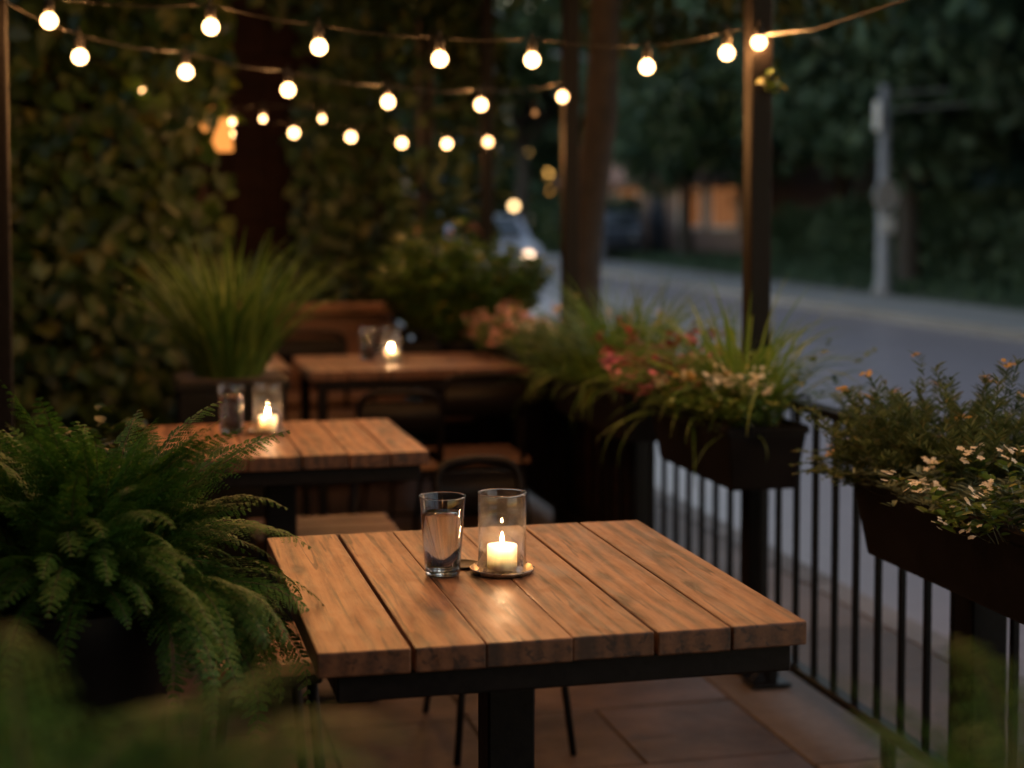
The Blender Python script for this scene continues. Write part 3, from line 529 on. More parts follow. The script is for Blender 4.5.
# ------------------------------------------------------------ string lights
SR = .0212
def string(label, A, B, bulbs, gap=.062, dim=(), small=(), power=1.0):
    """A, B anchors; bulbs = list of bulb centres; cable runs through the sockets above them"""
    e = empty('string_light', A); A = Vector(A)
    pts = [Vector(A)]
    for p in bulbs: pts.append(Vector(p)+Vector((0, 0, gap)))
    if B: pts.append(Vector(B))
    fine = []
    for p, q in zip(pts, pts[1:]):
        L = (q-p).length
        for k in range(6): t_ = k/6; fine.append(p.lerp(q, t_)-A-Vector((0, 0, 4*t_*(1-t_)*.03*L)))
    fine.append(pts[-1]-A)
    b = MB(); b.tube(fine, .0022, 6); b.build('cable', M['cable'], e, smooth=True)
    b = MB(); b.tube([(0, 0, .002), (0, 0, .03)], .0032, 6); b.lathe([(0, -.03), (.0125, -.03), (.0135, -.004), (.011, .003), (0, .004)], n=14)
    sk = b.build('socket', M['cable'], e, smooth=True)
    b = MB(); b.lathe([(0, -SR)]+[(SR*math.cos(a*math.pi/14), SR*math.sin(a*math.pi/14)) for a in range(-6, 6)]+[(.0095, SR*1.12), (0, SR*1.15)], n=20); bu = b.build('bulb', M['bulb'], e, smooth=True)
    for i, p in enumerate(bulbs):
        s_ = sk if i == 0 else sk.copy(); u = bu if i == 0 else bu.copy()
        if i: S.collection.objects.link(s_); S.collection.objects.link(u)
        if i in dim: u.data = u.data.copy(); u.data.materials[0] = M['dimbulb']
        if i not in dim:
            s__ = .3 if i in small else 1; ld = bpy.data.lights.new('bulb_light', 'POINT'); ld.energy = BULB_W*s__*power; ld.color = (1, .44, .135); ld.shadow_soft_size = .006; lo = bpy.data.objects.new('bulb_light', ld); S.collection.objects.link(lo); lo.parent = e; lo.location = Vector(p)-A
        if i in small: u.scale = (.55, .55, .55); u.data = u.data
        s_.location = Vector(p)-A+Vector((0, 0, gap-.012)); u.location = Vector(p)-A
    return tag(e, label, 'string light', 'strings of bulbs over the patio')
string('nearest and brightest string of round bulbs, from the left edge to the tall post', (-.31, 4.4, 1.97), (1.815, 4.39, 1.92), STR1)
string('second string of bulbs, ending at the post before the tree trunk', (-.31, 4.42, 1.93), (1.825, 6.49, 1.97), STR2, power=.85)
string('far level row of small bulbs hanging in front of the rear wall', (.36, 8.02, 1.86), (1.86, 8.17, 1.86), STR3, power=.45)
string('short string of small bulbs leaving the ivy, above the farthest row', (-.2, 7.02, 2.05), (2.08, 7.3, 2.02), STR4, dim=(4,), small=(0,), power=.35)
string('unseen string of bulbs added to light the nearest table', (-.31, 3.05, 2.30), (1.85, 2.24, 2.28), [(-.05+.3*k, 2.98-.11*k, 2.12-.05*math.sin((k+.5)/6.5*3.14)) for k in range(6)])  # out of view, added to brighten the table and big fern
string('unseen string of bulbs added over the camera to light the closest ferns', (1.83, 2.18, 2.36), (-1.6, -2.0, 2.6), [(1.25-.42*k, 1.5-.5*k, 2.2+.03*k) for k in range(5)])  # out of view, added to brighten the foreground ferns
e_ = string('cable with one bulb at the tall post, rising along the railing', (1.81, 4.35, 1.915), None, [(1.795, 4.345, 1.862)], gap=.05)
b = MB(); b.tube([(0, 0.01, -.03), (.0, -.35, -.055), (0, -.9, -.04), (0, -1.5, .03), (.01, -2.12, .13)], .004, 6); b.build('cable', M['cable'], e_, smooth=True)
e = empty('wall_lantern', (.40, 7.2, 1.74)); b = MB(); b.lathe([(.075, -.10), (.062, .06), (.03, .10)], n=20); b.build('lamp_shade', M['amber'] if 'amber' in M else M['amberlamp'], e, smooth=True)
b = MB(); b.tube([(0, .16, .14), (0, .06, .16), (0, 0, .145), (0, 0, .10)], .008, 6).lathe([(0, .13), (.034, .10), (.034, .095)], n=16); b.build('bracket', M['iron'], e)
tag(e, 'amber shaded wall lantern at the end of the ivy wall', 'wall lamp')

# ------------------------------------------------------------ tables
def table(x0, x1, y0, y1, bounds, gaps, label, legs=False, zt=.75, th=.036):
    cx, cy = (x0+x1)/2, (y0+y1)/2; e = empty('wooden_table', (cx, cy, 0)); b = MB()
    for i, (a, c) in enumerate(zip(bounds, bounds[1:])):
        gl, gr = gaps[i]/2, gaps[i+1]/2
        ya, yb = y0+rnd.uniform(0, .003), y1-rnd.uniform(0, .004); z = zt-rnd.uniform(0, .0012)
        bb = bmesh.new(); r = bmesh.ops.create_cube(bb, size=1)
        for v in r['verts']: v.co = Vector((((a+gl)+(c-gr))/2-cx+v.co.x*(c-gr-a-gl), (ya+yb)/2-cy+v.co.y*(yb-ya), z-th/2+v.co.z*th))
        bmesh.ops.bevel(bb, geom=bb.edges[:], offset=.0024, segments=2, affect='EDGES', profile=.5)
        if i in (0, len(bounds)-2):    # softly rounded outer corners
            s_ = -1 if i == 0 else 1; ed = x0-cx if i == 0 else x1-cx
            for v in bb.verts:
                for sy in (-1, 1):
                    dy = abs(v.co.y-sy*(y1-y0)/2); dx = abs(v.co.x-ed)
                    if dy < .012 and dx < .012: v.co.x -= s_*.004; v.co.y -= sy*.004
        b._add(bb)
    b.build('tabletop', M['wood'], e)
    ins = .022; zf = zt-th-.002; b = MB(); fh = .042
    X0, X1, Ya, Yb = x0-cx+ins+.012, x1-cx-ins, y0-cy+ins, y1-cy-ins
    b.box(X0, X1, Ya, Ya+.035, zf-fh, zf, .003).box(X0, X1, Yb-.035, Yb, zf-fh, zf, .003).box(X0, X0+.035, Ya+.036, Yb-.036, zf-fh, zf-.001, .003).box(X1-.035, X1, Ya+.036, Yb-.036, zf-fh, zf-.001, .003)
    b.box(-.04, .04, Ya+.036, Yb-.036, zf-fh+.004, zf-.002, .003); b.build('frame', M['steel'], e)
    if legs:
        for sx in (X0+.02, X1-.02):
            for sy in (Ya+.02, Yb-.02): b = MB(); b.box(sx-.02, sx+.02, sy-.02, sy+.02, 0, zf-fh-.001, .003); b.build('leg', M['steel'], e)
    else:
        b = MB(); b.box(-.041, .041, -.041, .041, .03, zf-fh+.003, .004); b.build('column', M['steel'], e)
        b = MB(); b.box(-.27, .27, -.03, .03, .008, .028, .003).box(-.03, .03, -.27, .27, .007, .027, .003)
        for q in ((-.25, 0), (.25, 0), (0, -.25), (0, .25)): b.lathe([(0, 0), (.018, 0), (.018, .0085), (0, .0085)], (q[0], q[1], 0), 10)
        b.build('base', M['steel'], e)
    return tag(e, label, 'table', 'plank topped tables')
table(.252, 1.003, 2.205, 3.037, [.252, .392, .499, .629, .757, .876, 1.003], [0, .006, .0008, .0008, .0055, .0030, 0], 'nearest wooden plank table, with a glass of water and lit candle in the middle')
table(.05, .765, 4.035, 4.72, [.05, .17, .295, .432, .552, .66, .765], [0, .004, .004, .005, .004, .004, 0], 'second plank table, partly behind the large fern, with a glass and candle at its left')
table(.69, 1.585, 6.15, 6.85, [.69, .84, .99, 1.14, 1.29, 1.44, 1.585], [0, .004, .004, .004, .004, .004, 0], 'far plank table beneath the rounded bush with a blurred candle on it', True)
table(.30, .64, 6.3, 7.05, [.30, .41, .52, .64], [0, .004, .004, 0], 'far corner table half hidden by tall grass, glowing in candlelight', True)

def water_glass(x, y, z, label, grp='water glasses'):
    e = empty('water_glass', (x, y, z)); b = MB(); rb, rt, h, t_, bs = .0300, .0402, .135, .0012, .011
    ri = lambda zz: rb+(rt-rb)*zz/h-t_
    b.lathe([(0, 0), (rb-.003, 0), (rb, .0025), (rt-.0002, h-.001), (rt-t_/2, h), (rt-t_, h-.001), (ri(bs+.004), bs+.004), (ri(bs)-.004, bs), (0, bs)], n=56)
    tb = b.build('tumbler', M['thin'], e, smooth=True); b = MB(); b.lathe([(rt-t_/2+.0010*math.cos(a*math.pi/4), h+.0004+.0010*math.sin(a*math.pi/4)) for a in range(8)], n=56, close=True); b.build('rim', M['glass'], tb, smooth=True); b = MB(); b.lathe([(0, .0012), (rb-.0035, .0012), (rb-.0008, .003), (rb+.0004, bs-.0012), (rb-.002, bs-.0004), (0, bs-.0004)], n=56); b.build('base', M['glass'], e, smooth=True); b = MB(); wl = .107
    b.lathe([(0, bs-.0010), (ri(bs)-.0042, bs-.0010), (ri(bs+.004)-.0002, bs+.0042), (ri(wl)-.0002, wl-.0008), (ri(wl)-.0012, wl), (0, wl)], n=56)
    b.build('water', M['water'], e, smooth=True); return tag(e, label, 'glass', grp)
def candle(x, y, z, label):
    e = empty('candle_holder', (x, y, z)); b = MB()
    b.lathe([(0, .0012), (.030, .0012), (.049, .0015), (.0535, .0085), (.055, .0088), (.0562, .0075), (.052, 0), (.030, -.0), (0, 0)], n=56); b.build('saucer', M['saucer'], e, smooth=True)
    b = MB(); b.lathe([(.0405, .0030), (.0415, .0022), (.0418, .135), (.0411, .1365), (.0402, .135), (.0400, .0030)], n=56, close=True); b.lathe([(0, .0045), (.0398, .0045)], n=40); ch = b.build('chimney', M['smudged'], e, smooth=True); b = MB(); b.lathe([(.0411+.0013*math.cos(a*math.pi/4), .1372+.0013*math.sin(a*math.pi/4)) for a in range(8)], n=56, close=True); b.build('rim', M['glass'], ch, smooth=True)
    b = MB(); b.lathe([(0, .006), (.024, .006), (.0258, .008), (.0262, .046), (.0255, .0475), (.0235, .0478), (.017, .0455), (.006, .0445), (0, .0445)], n=48); w_ = b.build('candle', M['wax'], e, smooth=True)
    b = MB(); b.tube([(0, 0, .044), (0, 0, .050), (.0008, 0, .0545)], .0008, 6); b.build('wick', M['wick'], w_)
    b = MB(); b.lathe([(0, .0505), (.0020, .0522), (.0032, .0555), (.0028, .0595), (.0016, .0645), (.0005, .0685), (0, .070)], n=16); b.build('flame', M['flame'], w_, smooth=True)
    return tag(e, label, 'candle', 'lit candles in glass chimneys')
candle(.625, 2.64, .7505, 'lit pillar candle in a clear glass cylinder on a tray, sharp on the nearest table')
candle(.384, 4.48, .7505, 'lit candle in glass cylinder on the second table, right of its tumbler')
candle(1.071, 6.53, .7505, 'lit blurred candle on the far table beneath the rounded bush')
candle(.63-.08, 6.72, .7505, 'candle behind the tall grass on the far corner table')
water_glass(.521, 2.643, .7505, 'clear tumbler of water beside the candle on the nearest table')
water_glass(.284, 4.49, .7505, 'tumbler of water beside the candle on the second table')
water_glass(.985, 6.60, .7505, 'blurred tumbler left of the candle on the far table')
e = empty('coaster', (.566, 2.705, .7503)); b = MB(); b.lathe([(0, 0), (.033, 0), (.036, .001), (.036, .003), (.033, .004), (.031, .0025), (0, .0022)], n=36); b.build('disc', M['steel'], e, smooth=True)
tag(e, 'small dark round coaster just behind the glass and the candle tray', 'coaster')

# ------------------------------------------------------------ seats
def chair(x, y, rz, label, w=.36, h=.80, sh=.45, grp='dark metal chairs'):
    e = empty('cafe_chair', (x, y, 0), rz); b = MB(); d = .36
    b.box(-w/2, w/2, -d/2, d/2, sh-.022, sh, .009, 3); b.build('seat', M['seatwood'], e)
    b = MB(); b.tube([(-w/2+.02, -d/2+.02, sh-.035), (w/2-.02, -d/2+.02, sh-.035), (w/2-.02, d/2-.02, sh-.035), (-w/2+.02, d/2-.02, sh-.035), (-w/2+.02, -d/2+.02, sh-.035)], .010, 8); b.build('seat_frame', M['steel'], e, smooth=True)
    pts = []; r0 = .055; t_ = w*.42
    pts += [(-t_, d/2-.015, sh-.03), (-t_*.99, d/2+.02, sh+.12), (-t_*.96, d/2+.05, h-r0-.01)]
    for k in range(5): a = math.pi-k*math.pi/8; pts.append((-t_*.96+r0+r0*math.cos(a), d/2+.055+.004*k, h-r0+r0*math.sin(a)))
    pts += [(0, d/2+.078, h+.004)]+[(-p[0], p[1], p[2]) for p in pts[::-1]]
    b = MB(); b.tube(pts, .012, 10); b.build('back_frame', M['steel'], e, smooth=True)
    b = MB(); n = 8; V = [[b.bm.verts.new((-t_*.94+2*t_*.94*k/n, d/2+.058+.018*math.sin(math.pi*k/n)+oy, zz)) for k in range(n+1)] for zz, oy in ((h-.03, .0), (h-.15, -.012), (h-.15, -.005), (h-.03, .007))]
    for i in range(4):
        for k in range(n): b.bm.faces.new((V[i][k], V[i][k+1], V[(i+1) % 4][k+1], V[(i+1) % 4][k]))
    b.build('backrest', M['steel'], e, smooth=True)
    for sx in (-1, 1):
        b = MB(); b.tube([(sx*(w/2-.03), -d/2+.03, sh-.04), (sx*(w/2+.005), -d/2-.02, .0)], [.011, .009], 8); b.build('leg', M['steel'], e, smooth=True)
        b = MB(); b.tube([(sx*(w/2-.03), d/2-.03, sh-.04), (sx*(w/2+.005), d/2+.05, .0)], [.011, .009], 8); b.build('leg', M['steel'], e, smooth=True)
    b = MB(); b.tube([(-w/2+.01, -d/2-.002, .2), (w/2-.01, -d/2-.002, .2)], .007, 6); b.build('stretcher', M['steel'], e, smooth=True); b = MB(); b.tube([(-w/2+.01, d/2+.02, .2), (w/2-.01, d/2+.02, .2)], .007, 6); b.build('stretcher', M['steel'], e, smooth=True)
    return tag(e, label, 'chair', grp)
chair(.935, 4.0, R(0), 'dark metal chair with rounded back facing the camera behind the nearest table', .29, .685, .40)
chair(1.28, 5.92, R(180), 'dark chair pushed in at the near side of the far plank table', .38, .77)
chair(.98, 5.86, R(174), 'dark chair at the left of the near side of the far plank table', .36, .72)
chair(1.30, 7.1, R(8), 'chair with curved back standing between the far table and the bench', .40, .80)
chair(.82, 7.25, R(-6), 'shadowed chair on the bench side of the far table, left one', .40, .80)
def stool(x, y, rz, w, d, h, label):
    e = empty('stool', (x, y, 0), rz); b = MB()
    for k in range(3): b.box(-w/2, w/2, -d/2+k*d/3+.002, -d/2+(k+1)*d/3-.002, h-.028, h, .007, 2)
    b.build('seat', M['seatwood'], e); b = MB(); b.box(-w/2+.03, w/2-.03, -d/2+.03, d/2-.03, h-.055, h-.03, .004); b.build('frame', M['steel'], e)
    for sx in (-1, 1):
        for sy in (-1, 1): b = MB(); b.tube([(sx*(w/2-.05), sy*(d/2-.05), h-.05), (sx*(w/2-.02), sy*(d/2-.02), 0)], .012, 8); b.build('leg', M['steel'], e, smooth=True)
    return tag(e, label, 'stool', 'backless wooden stools')
stool(.555, 4.62, 0, .42, .34, .45, 'wooden stool tucked beneath the second table, right of its column')
stool(.27, 3.38, R(3), .28, .34, .45, 'wooden stool between the big fern and the nearest table')

# ------------------------------------------------------------ ferns
def fern_fronds(n, L0, L1, seed, e_rng=(.55, 1.45), bend=(1.2, 2.2), az=None, npin=22, nlf=7, base_r=.05, wscale=.27):
    r = random.Random(seed); parts = []; stems = []; q = np.random.default_rng(seed)
    for i in range(n):
        a = r.uniform(0, 6.283) if az is None else r.uniform(*az); el = r.uniform(*e_rng); bd = r.uniform(*bend); L = r.uniform(L0, L1); m = 26
        p = np.array([base_r*r.random()*math.cos(a), base_r*r.random()*math.sin(a), 0.0]); pts = [p]; side = r.uniform(-.5, .5); aa = a
        for k in range(m):
            s = k/m; ee = el-bd*s**1.25; aa = a+side*s; p = p+np.array([math.cos(aa)*math.cos(ee), math.sin(aa)*math.cos(ee), math.sin(ee)])*L/m; pts.append(p)
        pts = np.array(pts); T = nrm(np.gradient(pts, axis=0)); Sd = nrm(np.cross(T, np.array([0, 0, 1.0])+T[:, [2, 2, 2]]*0)); tw = r.uniform(-.5, .5); U = np.cross(Sd, T); Sd2 = Sd*math.cos(tw)+U*math.sin(tw); U = np.cross(Sd2, T)
        ww = .0016*np.linspace(1, .3, m+1)[:, None]
        stems.append((np.concatenate([pts+Sd2*ww, pts-Sd2*ww]), np.array([[k, k+1, m+k+2, m+k+1] for k in range(m)])))
        sp = np.linspace(.16, .985, npin); idx = sp*m; i0 = idx.astype(int); fr = (idx-i0)[:, None]
        C = pts[i0]*(1-fr)+pts[np.minimum(i0+1, m)]*fr; Tp, Sp, Up = T[i0], Sd2[i0], U[i0]
        plen = L*wscale*np.minimum(1, (sp-.06)*4.2)*(1-sp)**.62*(1+.12*q.normal(size=npin))
        for sg in (-1, 1):
            droop = q.uniform(-.05, .3, (npin, 1)); Dp = nrm(Tp*.5+Sp*sg*.95-Up*droop)
            qq = np.linspace(.08, 1, nlf)
            B = C[:, None]+Dp[:, None]*(plen[:, None]*qq)[..., None]-Up[:, None]*(plen[:, None]*.22*qq**2)[..., None]
            ll = plen[:, None]*(.24*(1-qq)**.7+.06)+.0018
            for s2 in (-1, 1):
                Dl = nrm(Dp[:, None]*.6+s2*Tp[:, None]*.85+q.normal(size=B.shape)*.05); Nl = np.broadcast_to(Up[:, None], B.shape)+q.normal(size=B.shape)*.12
                parts.append(simple_leaf(B.reshape(-1, 3), Dl.reshape(-1, 3), Nl.reshape(-1, 3), ll.ravel(), ll.ravel()*.42+.001))
    return merge(parts), merge(stems)
def round_pot(e, r0, r1, h, mat, z=0):
    b = MB(); b.lathe([(0, z), (r0, z), (r1*.97, z+h*.9), (r1, z+h*.91), (r1*1.03, z+h-.004), (r1*1.02, z+h), (r1*.93, z+h), (r1*.91, z+h*.93), (0, z+h*.93)], n=48); pt = b.build('pot', mat, e, smooth=False)
    for f_ in pt.data.polygons: f_.use_smooth = True
    pt.data.set_sharp_from_angle(angle=R(40))
    b = MB(); b.lathe([(0, z+h*.94), (r1*.9, z+h*.935)], n=24); b.build('soil', M['soil'], e)
def fern(x, y, rim, r0, r1, label, **kw):
    pe = empty('plant_pot', (x, y, 0)); round_pot(pe, r0, r1, rim, M['pot'])
    e = empty('fern', (x+kw.pop('dx', 0), y, rim-.03+kw.pop('dz', 0))); (Vf, Ff), (Vs, Fs) = fern_fronds(**kw)
    link('fronds', np_mesh('fronds', Vf, Ff), M['fern'], e); link('stalks', np_mesh('stalks', Vs, Fs), M['twig'], e)
    tag(e, label, 'fern'); return pe
tag(fern(-.09, 2.55, .77, .12, .155, 'big bushy fern spilling over its black pot, touching the nearest table', dx=.0, dz=.055, n=200, L0=.16, L1=.30, seed=4, e_rng=(.3, 1.5), bend=(.9, 2.1), npin=19, nlf=8, wscale=.21, base_r=.12), 'black round pot carrying the big fern beside the nearest table', 'plant pot')
(Vf, Ff), (Vs, Fs) = fern_fronds(44, .26, .37, 78, (1.05, 1.5), (.5, 1.3), npin=22, nlf=8, wscale=.19, base_r=.08); e = empty('fern', (-.05, 2.6, .80)); link('fronds', np_mesh('fronds', Vf, Ff), M['fern'], e); link('stalks', np_mesh('stalks', Vs, Fs), M['twig'], e); tag(e, 'upright fern fronds rising highest from the middle of the big black pot', 'fern')
# a trailing group of fronds on the table side
(Vf, Ff), (Vs, Fs) = fern_fronds(46, .2, .34, 77, (.1, .8), (1.6, 2.5), (-1.2, .5), npin=19, nlf=8, wscale=.2); e = empty('fern', (.0, 2.5, .76)); link('fronds', np_mesh('fronds', Vf, Ff), M['fern'], e); link('stalks', np_mesh('stalks', Vs, Fs), M['twig'], e); tag(e, 'trailing fern fronds hanging down between the black pot and the nearest table', 'fern')
tag(fern(-.07, 1.02, .93, .07, .09, 'out of focus fern with sweeping fronds, closest to the camera at lower left', dx=.02, dz=.045, n=46, L0=.17, L1=.29, seed=9, e_rng=(.25, 1.0), bend=(.8, 1.8), npin=16, nlf=5), 'tall black pot under the closest blurred fern', 'plant pot')
tag(fern(.68, 1.05, .85, .12, .15, 'out of focus fern tip before the railing, closest to the camera at lower right', n=40, L0=.2, L1=.30, seed=12, e_rng=(.3, 1.4), bend=(.7, 1.8), npin=16, nlf=5), 'tall black pot under the blurred fern by the railing', 'plant pot')

# ------------------------------------------------------------ leafy plants and flowers
def stems_leaves(n, rx, ry, h0, h1, lean, lf, lw, per, seed, up=.5, start=.25, curve=.3, hang=0):
    r = np.random.default_rng(seed); P, D, Nn, tips, st = [], [], [], [], []
    for i in range(n):
        a = r.uniform(0, 6.283); q = math.sqrt(r.random()); b = np.array([q*rx*math.cos(a), q*ry*math.sin(a), 0.]); h = r.uniform(h0, h1)*(1-.35*q*q)
        o = np.array([math.cos(a)*lean*q, math.sin(a)*lean*q*(ry/rx)**.5, 0]); m = 7; t_ = np.linspace(0, 1, m+1)[:, None]; w_ = r.normal(size=3)*.015
        pts = b+o*h*t_**1.3*1.6+np.array([0, 0, 1])*h*(t_-hang*q*t_**2.2)+w_*np.sin(t_*5); ww = .0011*(1.2-t_); sd_ = np.array([math.sin(a+1), math.cos(a+1), 0])
        st.append((np.concatenate([pts+sd_*ww, pts-sd_*ww]), np.array([[k, k+1, m+k+2, m+k+1] for k in range(m)]))); tips.append(pts[-1])
        s = r.uniform(start, 1, per); idx = s*m; i0 = np.minimum(idx.astype(int), m-1); fr = (idx-i0)[:, None]; C = pts[i0]*(1-fr)+pts[i0+1]*fr
        d = r.normal(size=(per, 3)); d[:, 2] = 0; d = nrm(d); P.append(C); D.append(d+np.array([0, 0, up])); Nn.append(np.array([0, 0, 1.])+r.normal(size=(per, 3))*.4)
    P, D, Nn = map(np.concatenate, (P, D, Nn)); k = len(P)
    return leafset(P, D, Nn, lf*r.uniform(.6, 1.25, k), lw*r.uniform(.7, 1.2, k), .12), merge(st), tips
def floret(name, mat, size, n, seed, flat=.5):
    r = np.random.default_rng(seed); V, F = [], []
    parts = []
    for i in range(n):
        c = r.normal(size=3)*size*np.array([.5, .5, .5*flat]); k = 5; a = np.arange(k)*6.283/k+r.uniform(0, 1); q = size*.42
        D = np.stack([np.cos(a), np.sin(a), np.full(k, .5)], 1); nn_ = nrm(np.array([r.normal()*.5, r.normal()*.5, 1.])); D = nrm(D-np.outer(D@nn_, nn_)*.6)
        parts.append(leafset(np.tile(c, (k, 1)), D, np.tile(nn_, (k, 1)), q, q*.7, .1))
    return np_mesh(name, *merge(parts))
def plant(name, loc, label, cat, mat, sl, flowers=None, tw='twig', rz=0):
    """sl: args to stems_leaves; flowers: (mat, size, florets, count, dz)"""
    e = empty(name, loc, rz); (V, F), (Vs, Fs), tips = stems_leaves(**sl)
    link('foliage', np_mesh('foliage', V, F), M[mat], e); link('stem', np_mesh('stem', Vs, Fs), M[tw], e)
    if flowers:
        for (fm, size, nf, cnt, flat) in flowers:
            me = floret('flower', fm, size, nf, sl['seed']+len(fm), flat); me.materials.append(M[fm]); rr = random.Random(sl['seed']); ts = sorted(tips, key=lambda v: -v[2]); ts = ts[:max(cnt*2, 1)]; rr.shuffle(ts)
            for t_ in ts[:cnt]:
                o = bpy.data.objects.new('flower', me); S.collection.objects.link(o); o.parent = e; o.location = Vector(t_)+Vector((0, 0, size*.15)); o.rotation_euler = (rr.uniform(-.6, .6), rr.uniform(-.6, .6), rr.uniform(0, 6)); o.scale = [rr.uniform(.65, 1.15)]*3
    return tag(e, label, cat)
def grass(name, loc, label, mat, rim=0, **kw):
    e = empty(name, loc); link('blades', np_mesh('blades', *blades(base=(0, 0, 0), **kw)), M[mat], e); return tag(e, label, 'grass plant')
def planter(y0, y1, label, x0=1.55, x1=1.788, zt=.795, zb=.62):
    e = empty('railing_planter', ((x0+x1)/2, (y0+y1)/2, zb)); w, l, h = x1-x0, y1-y0, zt-zb; b = MB()
    b.box(-w/2+.006, w/2-.006, -l/2+.006, l/2-.006, 0, h-.022, .006, 2, taper=(.82, .93)); b.build('box', M['boxp'], e)
    b = MB()
    for (a0, a1, c0, c1) in ((-w/2, w/2, -l/2, -l/2+.014), (-w/2, w/2, l/2-.014, l/2), (-w/2, -w/2+.014, -l/2+.0142, l/2-.0142), (w/2-.014, w/2, -l/2+.0142, l/2-.0142)): b.box(a0, a1, c0, c1, h-.0218, h, .003)
    b.build('rim', M['boxp'], e)
    b = MB(); b.box(-w/2+.0145, w/2-.0145, -l/2+.0145, l/2-.0145, h-.0216, h-.014); b.build('soil', M['soil'], e)
    for s in (-.3, .3): b = MB(); b.tube([(w/2+.004, s*l, h*.3), (w/2+.004, s*l, .236), (w/2+.03, s*l, .242), (w/2+.055, s*l, .236), (w/2+.056, s*l, .2)], .0045, 6); b.build('hook', M['iron'], e)
    return tag(e, label, 'planter', 'black planter boxes hung on the railing')
planter(3.95, 4.60, 'black planter box below the arching sedge and pink blossoms, blunt end facing the camera')
planter(4.87, 5.80, 'shadowed planter box hung second along the railing beyond the arching grasses')
planter(6.15, 7.05, 'far planter box under the salmon flowered mound')
planter(2.30, 3.215, 'closest planter box, cropped by the picture edge, under the feathery herbs')
PX, PZ = 1.67, .775
# first box: grasses, flowers
grass('sedge', (PX+.04, 4.22, PZ), 'upright arching yellow green sedge in front of the tall black post', 'grassy', n=280, rx=.07, ry=.16, L0=.22, L1=.50, w=.010, spread=.7, bend=1.75)
grass('sedge', (PX-.02, 4.47, PZ), 'looser tuft of pale sedge drooping at the far end of the flowered planter', 'grassy', n=130, rx=.07, ry=.14, L0=.22, L1=.40, w=.009, spread=1.0, bend=1.9)
plant('flowering_plant', (PX-.085, 4.12, PZ+.01), 'low leafy plant with cream and white blossoms over the planter end', 'flowers', 'lush', dict(n=70, rx=.07, ry=.17, h0=.07, h1=.16, lean=.7, lf=.028, lw=.014, per=18, seed=31), [('white', .031, 10, 18, .7), ('yellow', .024, 7, 7, .6)])
plant('flowering_plant', (PX-.11, 4.46, PZ+.01), 'pink and rose blossoms at the far corner of the flowered planter', 'flowers', 'herb', dict(n=44, rx=.07, ry=.13, h0=.08, h1=.2, lean=.8, lf=.03, lw=.012, per=16, seed=32), [('pink', .04, 9, 26, .7), ('white', .02, 4, 3, .7)])
plant('coral_bells', (PX-.06, 4.66, PZ+.01), 'dark maroon leaved plant behind the pink blossoms', 'leafy plant', 'maroon', dict(n=30, rx=.08, ry=.11, h0=.14, h1=.25, lean=.6, lf=.034, lw=.028, per=14, seed=33), [('maroon', .024, 5, 8, .7)])
plant('trailing_plant', (PX, 3.99, PZ-.01), 'dark sprigs with small round leaves leaning over the street side of the planter end', 'leafy plant', 'lush', dict(n=12, rx=.08, ry=.05, h0=.15, h1=.28, lean=1.2, lf=.022, lw=.018, per=20, seed=34))
grass('trailing_grass', (PX-.05, 4.25, PZ), 'pale trailing blades hanging down over the box face', 'grassy', n=46, rx=.08, ry=.28, L0=.12, L1=.24, w=.006, spread=1.6, bend=2.6)
# second box
grass('sedge', (PX, 5.2, PZ), 'blurred upright sedge in the second railing planter', 'grassy', n=360, rx=.09, ry=.32, L0=.26, L1=.52, w=.008, spread=.7, bend=1.5)
grass('sedge', (PX-.06, 5.45, PZ), 'blurred mass of drooping sedge spilling over the second railing planter', 'grassy', n=300, rx=.12, ry=.40, L0=.16, L1=.30, w=.008, spread=1.1, bend=1.8)
plant('herb_bush', (PX-.02, 5.62, PZ), 'olive green bushy herb filling the far half of the second planter', 'leafy plant', 'herb', dict(n=110, rx=.13, ry=.28, h0=.12, h1=.26, lean=.7, lf=.03, lw=.009, per=30, seed=41), [('yellow', .025, 6, 8, .6)])
plant('flowering_plant', (PX-.05, 6.05, PZ), 'small cream flowered plant between the second and the far planter', 'flowers', 'lush', dict(n=40, rx=.08, ry=.1, h0=.1, h1=.19, lean=.7, lf=.03, lw=.014, per=16, seed=42), [('white', .03, 7, 9, .7)])
# far box
plant('flowering_plant', (PX-.03, 6.62, PZ-.01), 'rounded mound of salmon pink blossoms in the far planter', 'flowers', 'lush', dict(n=150, rx=.14, ry=.36, h0=.09, h1=.19, lean=.5, lf=.03, lw=.013, per=18, seed=43), [('salmon', .028, 8, 90, .7)])
# closest box: feathery herbs
plant('feathery_herb', (PX, 3.08, PZ), 'feathery green herb with tiny ochre flower heads on tall stems', 'herb', 'herb', dict(n=150, rx=.11, ry=.19, h0=.10, h1=.22, lean=.7, lf=.022, lw=.004, per=95, seed=51, up=.7), [('yellow', .014, 11, 8, .25)])
plant('tall_herb', (PX+.03, 2.93, PZ), 'taller upright herb with needle like leaves at the street side', 'herb', 'herb', dict(n=70, rx=.10, ry=.20, h0=.2, h1=.30, lean=.45, lf=.026, lw=.004, per=90, seed=52, up=.9), [('yellow', .015, 11, 6, .25)])
plant('silver_herb', (PX-.06, 2.86, PZ), 'silvery leaved herb leaning over the patio side of the closest planter', 'herb', 'silver', dict(n=80, rx=.07, ry=.18, h0=.08, h1=.16, lean=1.0, lf=.03, lw=.006, per=34, seed=53, up=.5, hang=.5))
plant('trailing_herb', (PX-.06, 3.18, PZ), 'reddish trailing herb with yellow tips drooping at the far end of the closest planter', 'herb', 'herb', dict(n=60, rx=.09, ry=.10, h0=.10, h1=.16, lean=.8, lf=.016, lw=.006, per=40, seed=54, up=.2, hang=.85), [('yellow', .016, 6, 9, .5), ('maroon', .018, 5, 3, .6)])
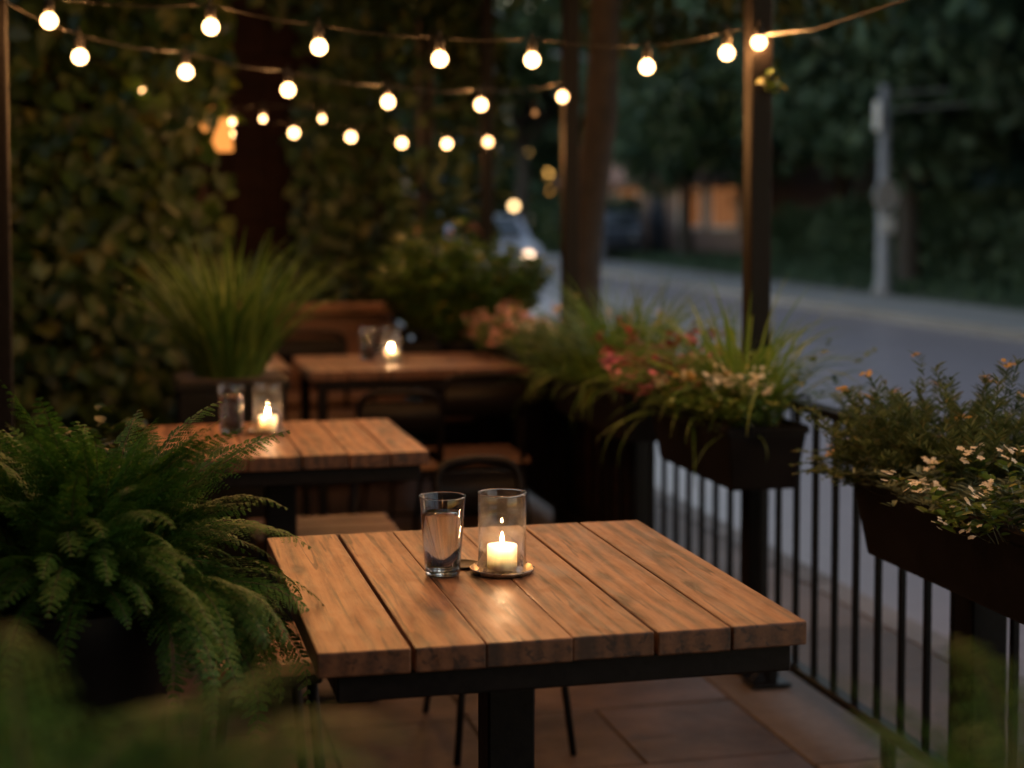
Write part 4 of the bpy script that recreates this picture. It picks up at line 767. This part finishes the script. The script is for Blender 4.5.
plant('flowering_plant', (PX-.10, 2.56, PZ), 'sprays of white budded blossoms at the right edge of the closest planter', 'flowers', 'lush', dict(n=52, rx=.07, ry=.13, h0=.07, h1=.18, lean=.9, lf=.026, lw=.012, per=16, seed=55, hang=.35), [('white', .018, 9, 34, .8)])
# rounded bush in pot
pe = empty('plant_pot', (1.60, 7.62, 0)); round_pot(pe, .13, .17, .74, M['pot']); tag(pe, 'tall dark pot below the rounded green bush', 'plant pot')
plant('rounded_bush', (1.60, 7.62, .72), 'rounded lush green bush lit warm from above, in a tall pot before the slim tree', 'bush', 'lush', dict(n=260, rx=.17, ry=.17, h0=.36, h1=.62, lean=.52, lf=.052, lw=.032, per=44, seed=61, hang=.15, start=.1), [('salmon', .035, 8, 4, .8)])
# tall grass in pot on the left
pe = empty('trough_planter', (.335, 5.35, 0)); b = MB(); b.box(-.175, .175, -.15, .15, .0, .79, .008, 2, taper=(.86, .86)); b.box(-.185, .185, -.16, .16, .7902, .82, .005); b.build('box', M['pot'], pe); b = MB(); b.box(-.165, .165, -.14, .14, .8202, .826); b.build('soil', M['soil'], pe); tag(pe, 'tall black square planter holding the fountain of green reeds', 'planter')
grass('reed_grass', (.335, 5.35, .815), 'fountain of tall green reed grass in a black planter before the ivy', 'grassd', n=420, rx=.11, ry=.11, L0=.28, L1=.56, w=.012, spread=.34, bend=1.0)
# small yellowish shrub behind the fern
pe = empty('plant_pot', (-.12, 3.45, 0)); round_pot(pe, .08, .11, .72, M['pot']); tag(pe, 'slim pot hidden behind the big fern', 'plant pot')
plant('small_shrub', (-.12, 3.45, .70), 'small yellowish shrub peeping out behind the big fern', 'shrub', 'ivy', dict(n=46, rx=.09, ry=.09, h0=.14, h1=.27, lean=.5, lf=.04, lw=.024, per=16, seed=71))
# vine sprig on the post
plant('vine_sprig', (1.83, 4.35, 1.72), 'little sprig of green leaves caught on the tall post under its bulbs', 'vine', 'ivy', dict(n=5, rx=.01, ry=.01, h0=.08, h1=.13, lean=.4, lf=.045, lw=.02, per=4, seed=72, up=-.6))
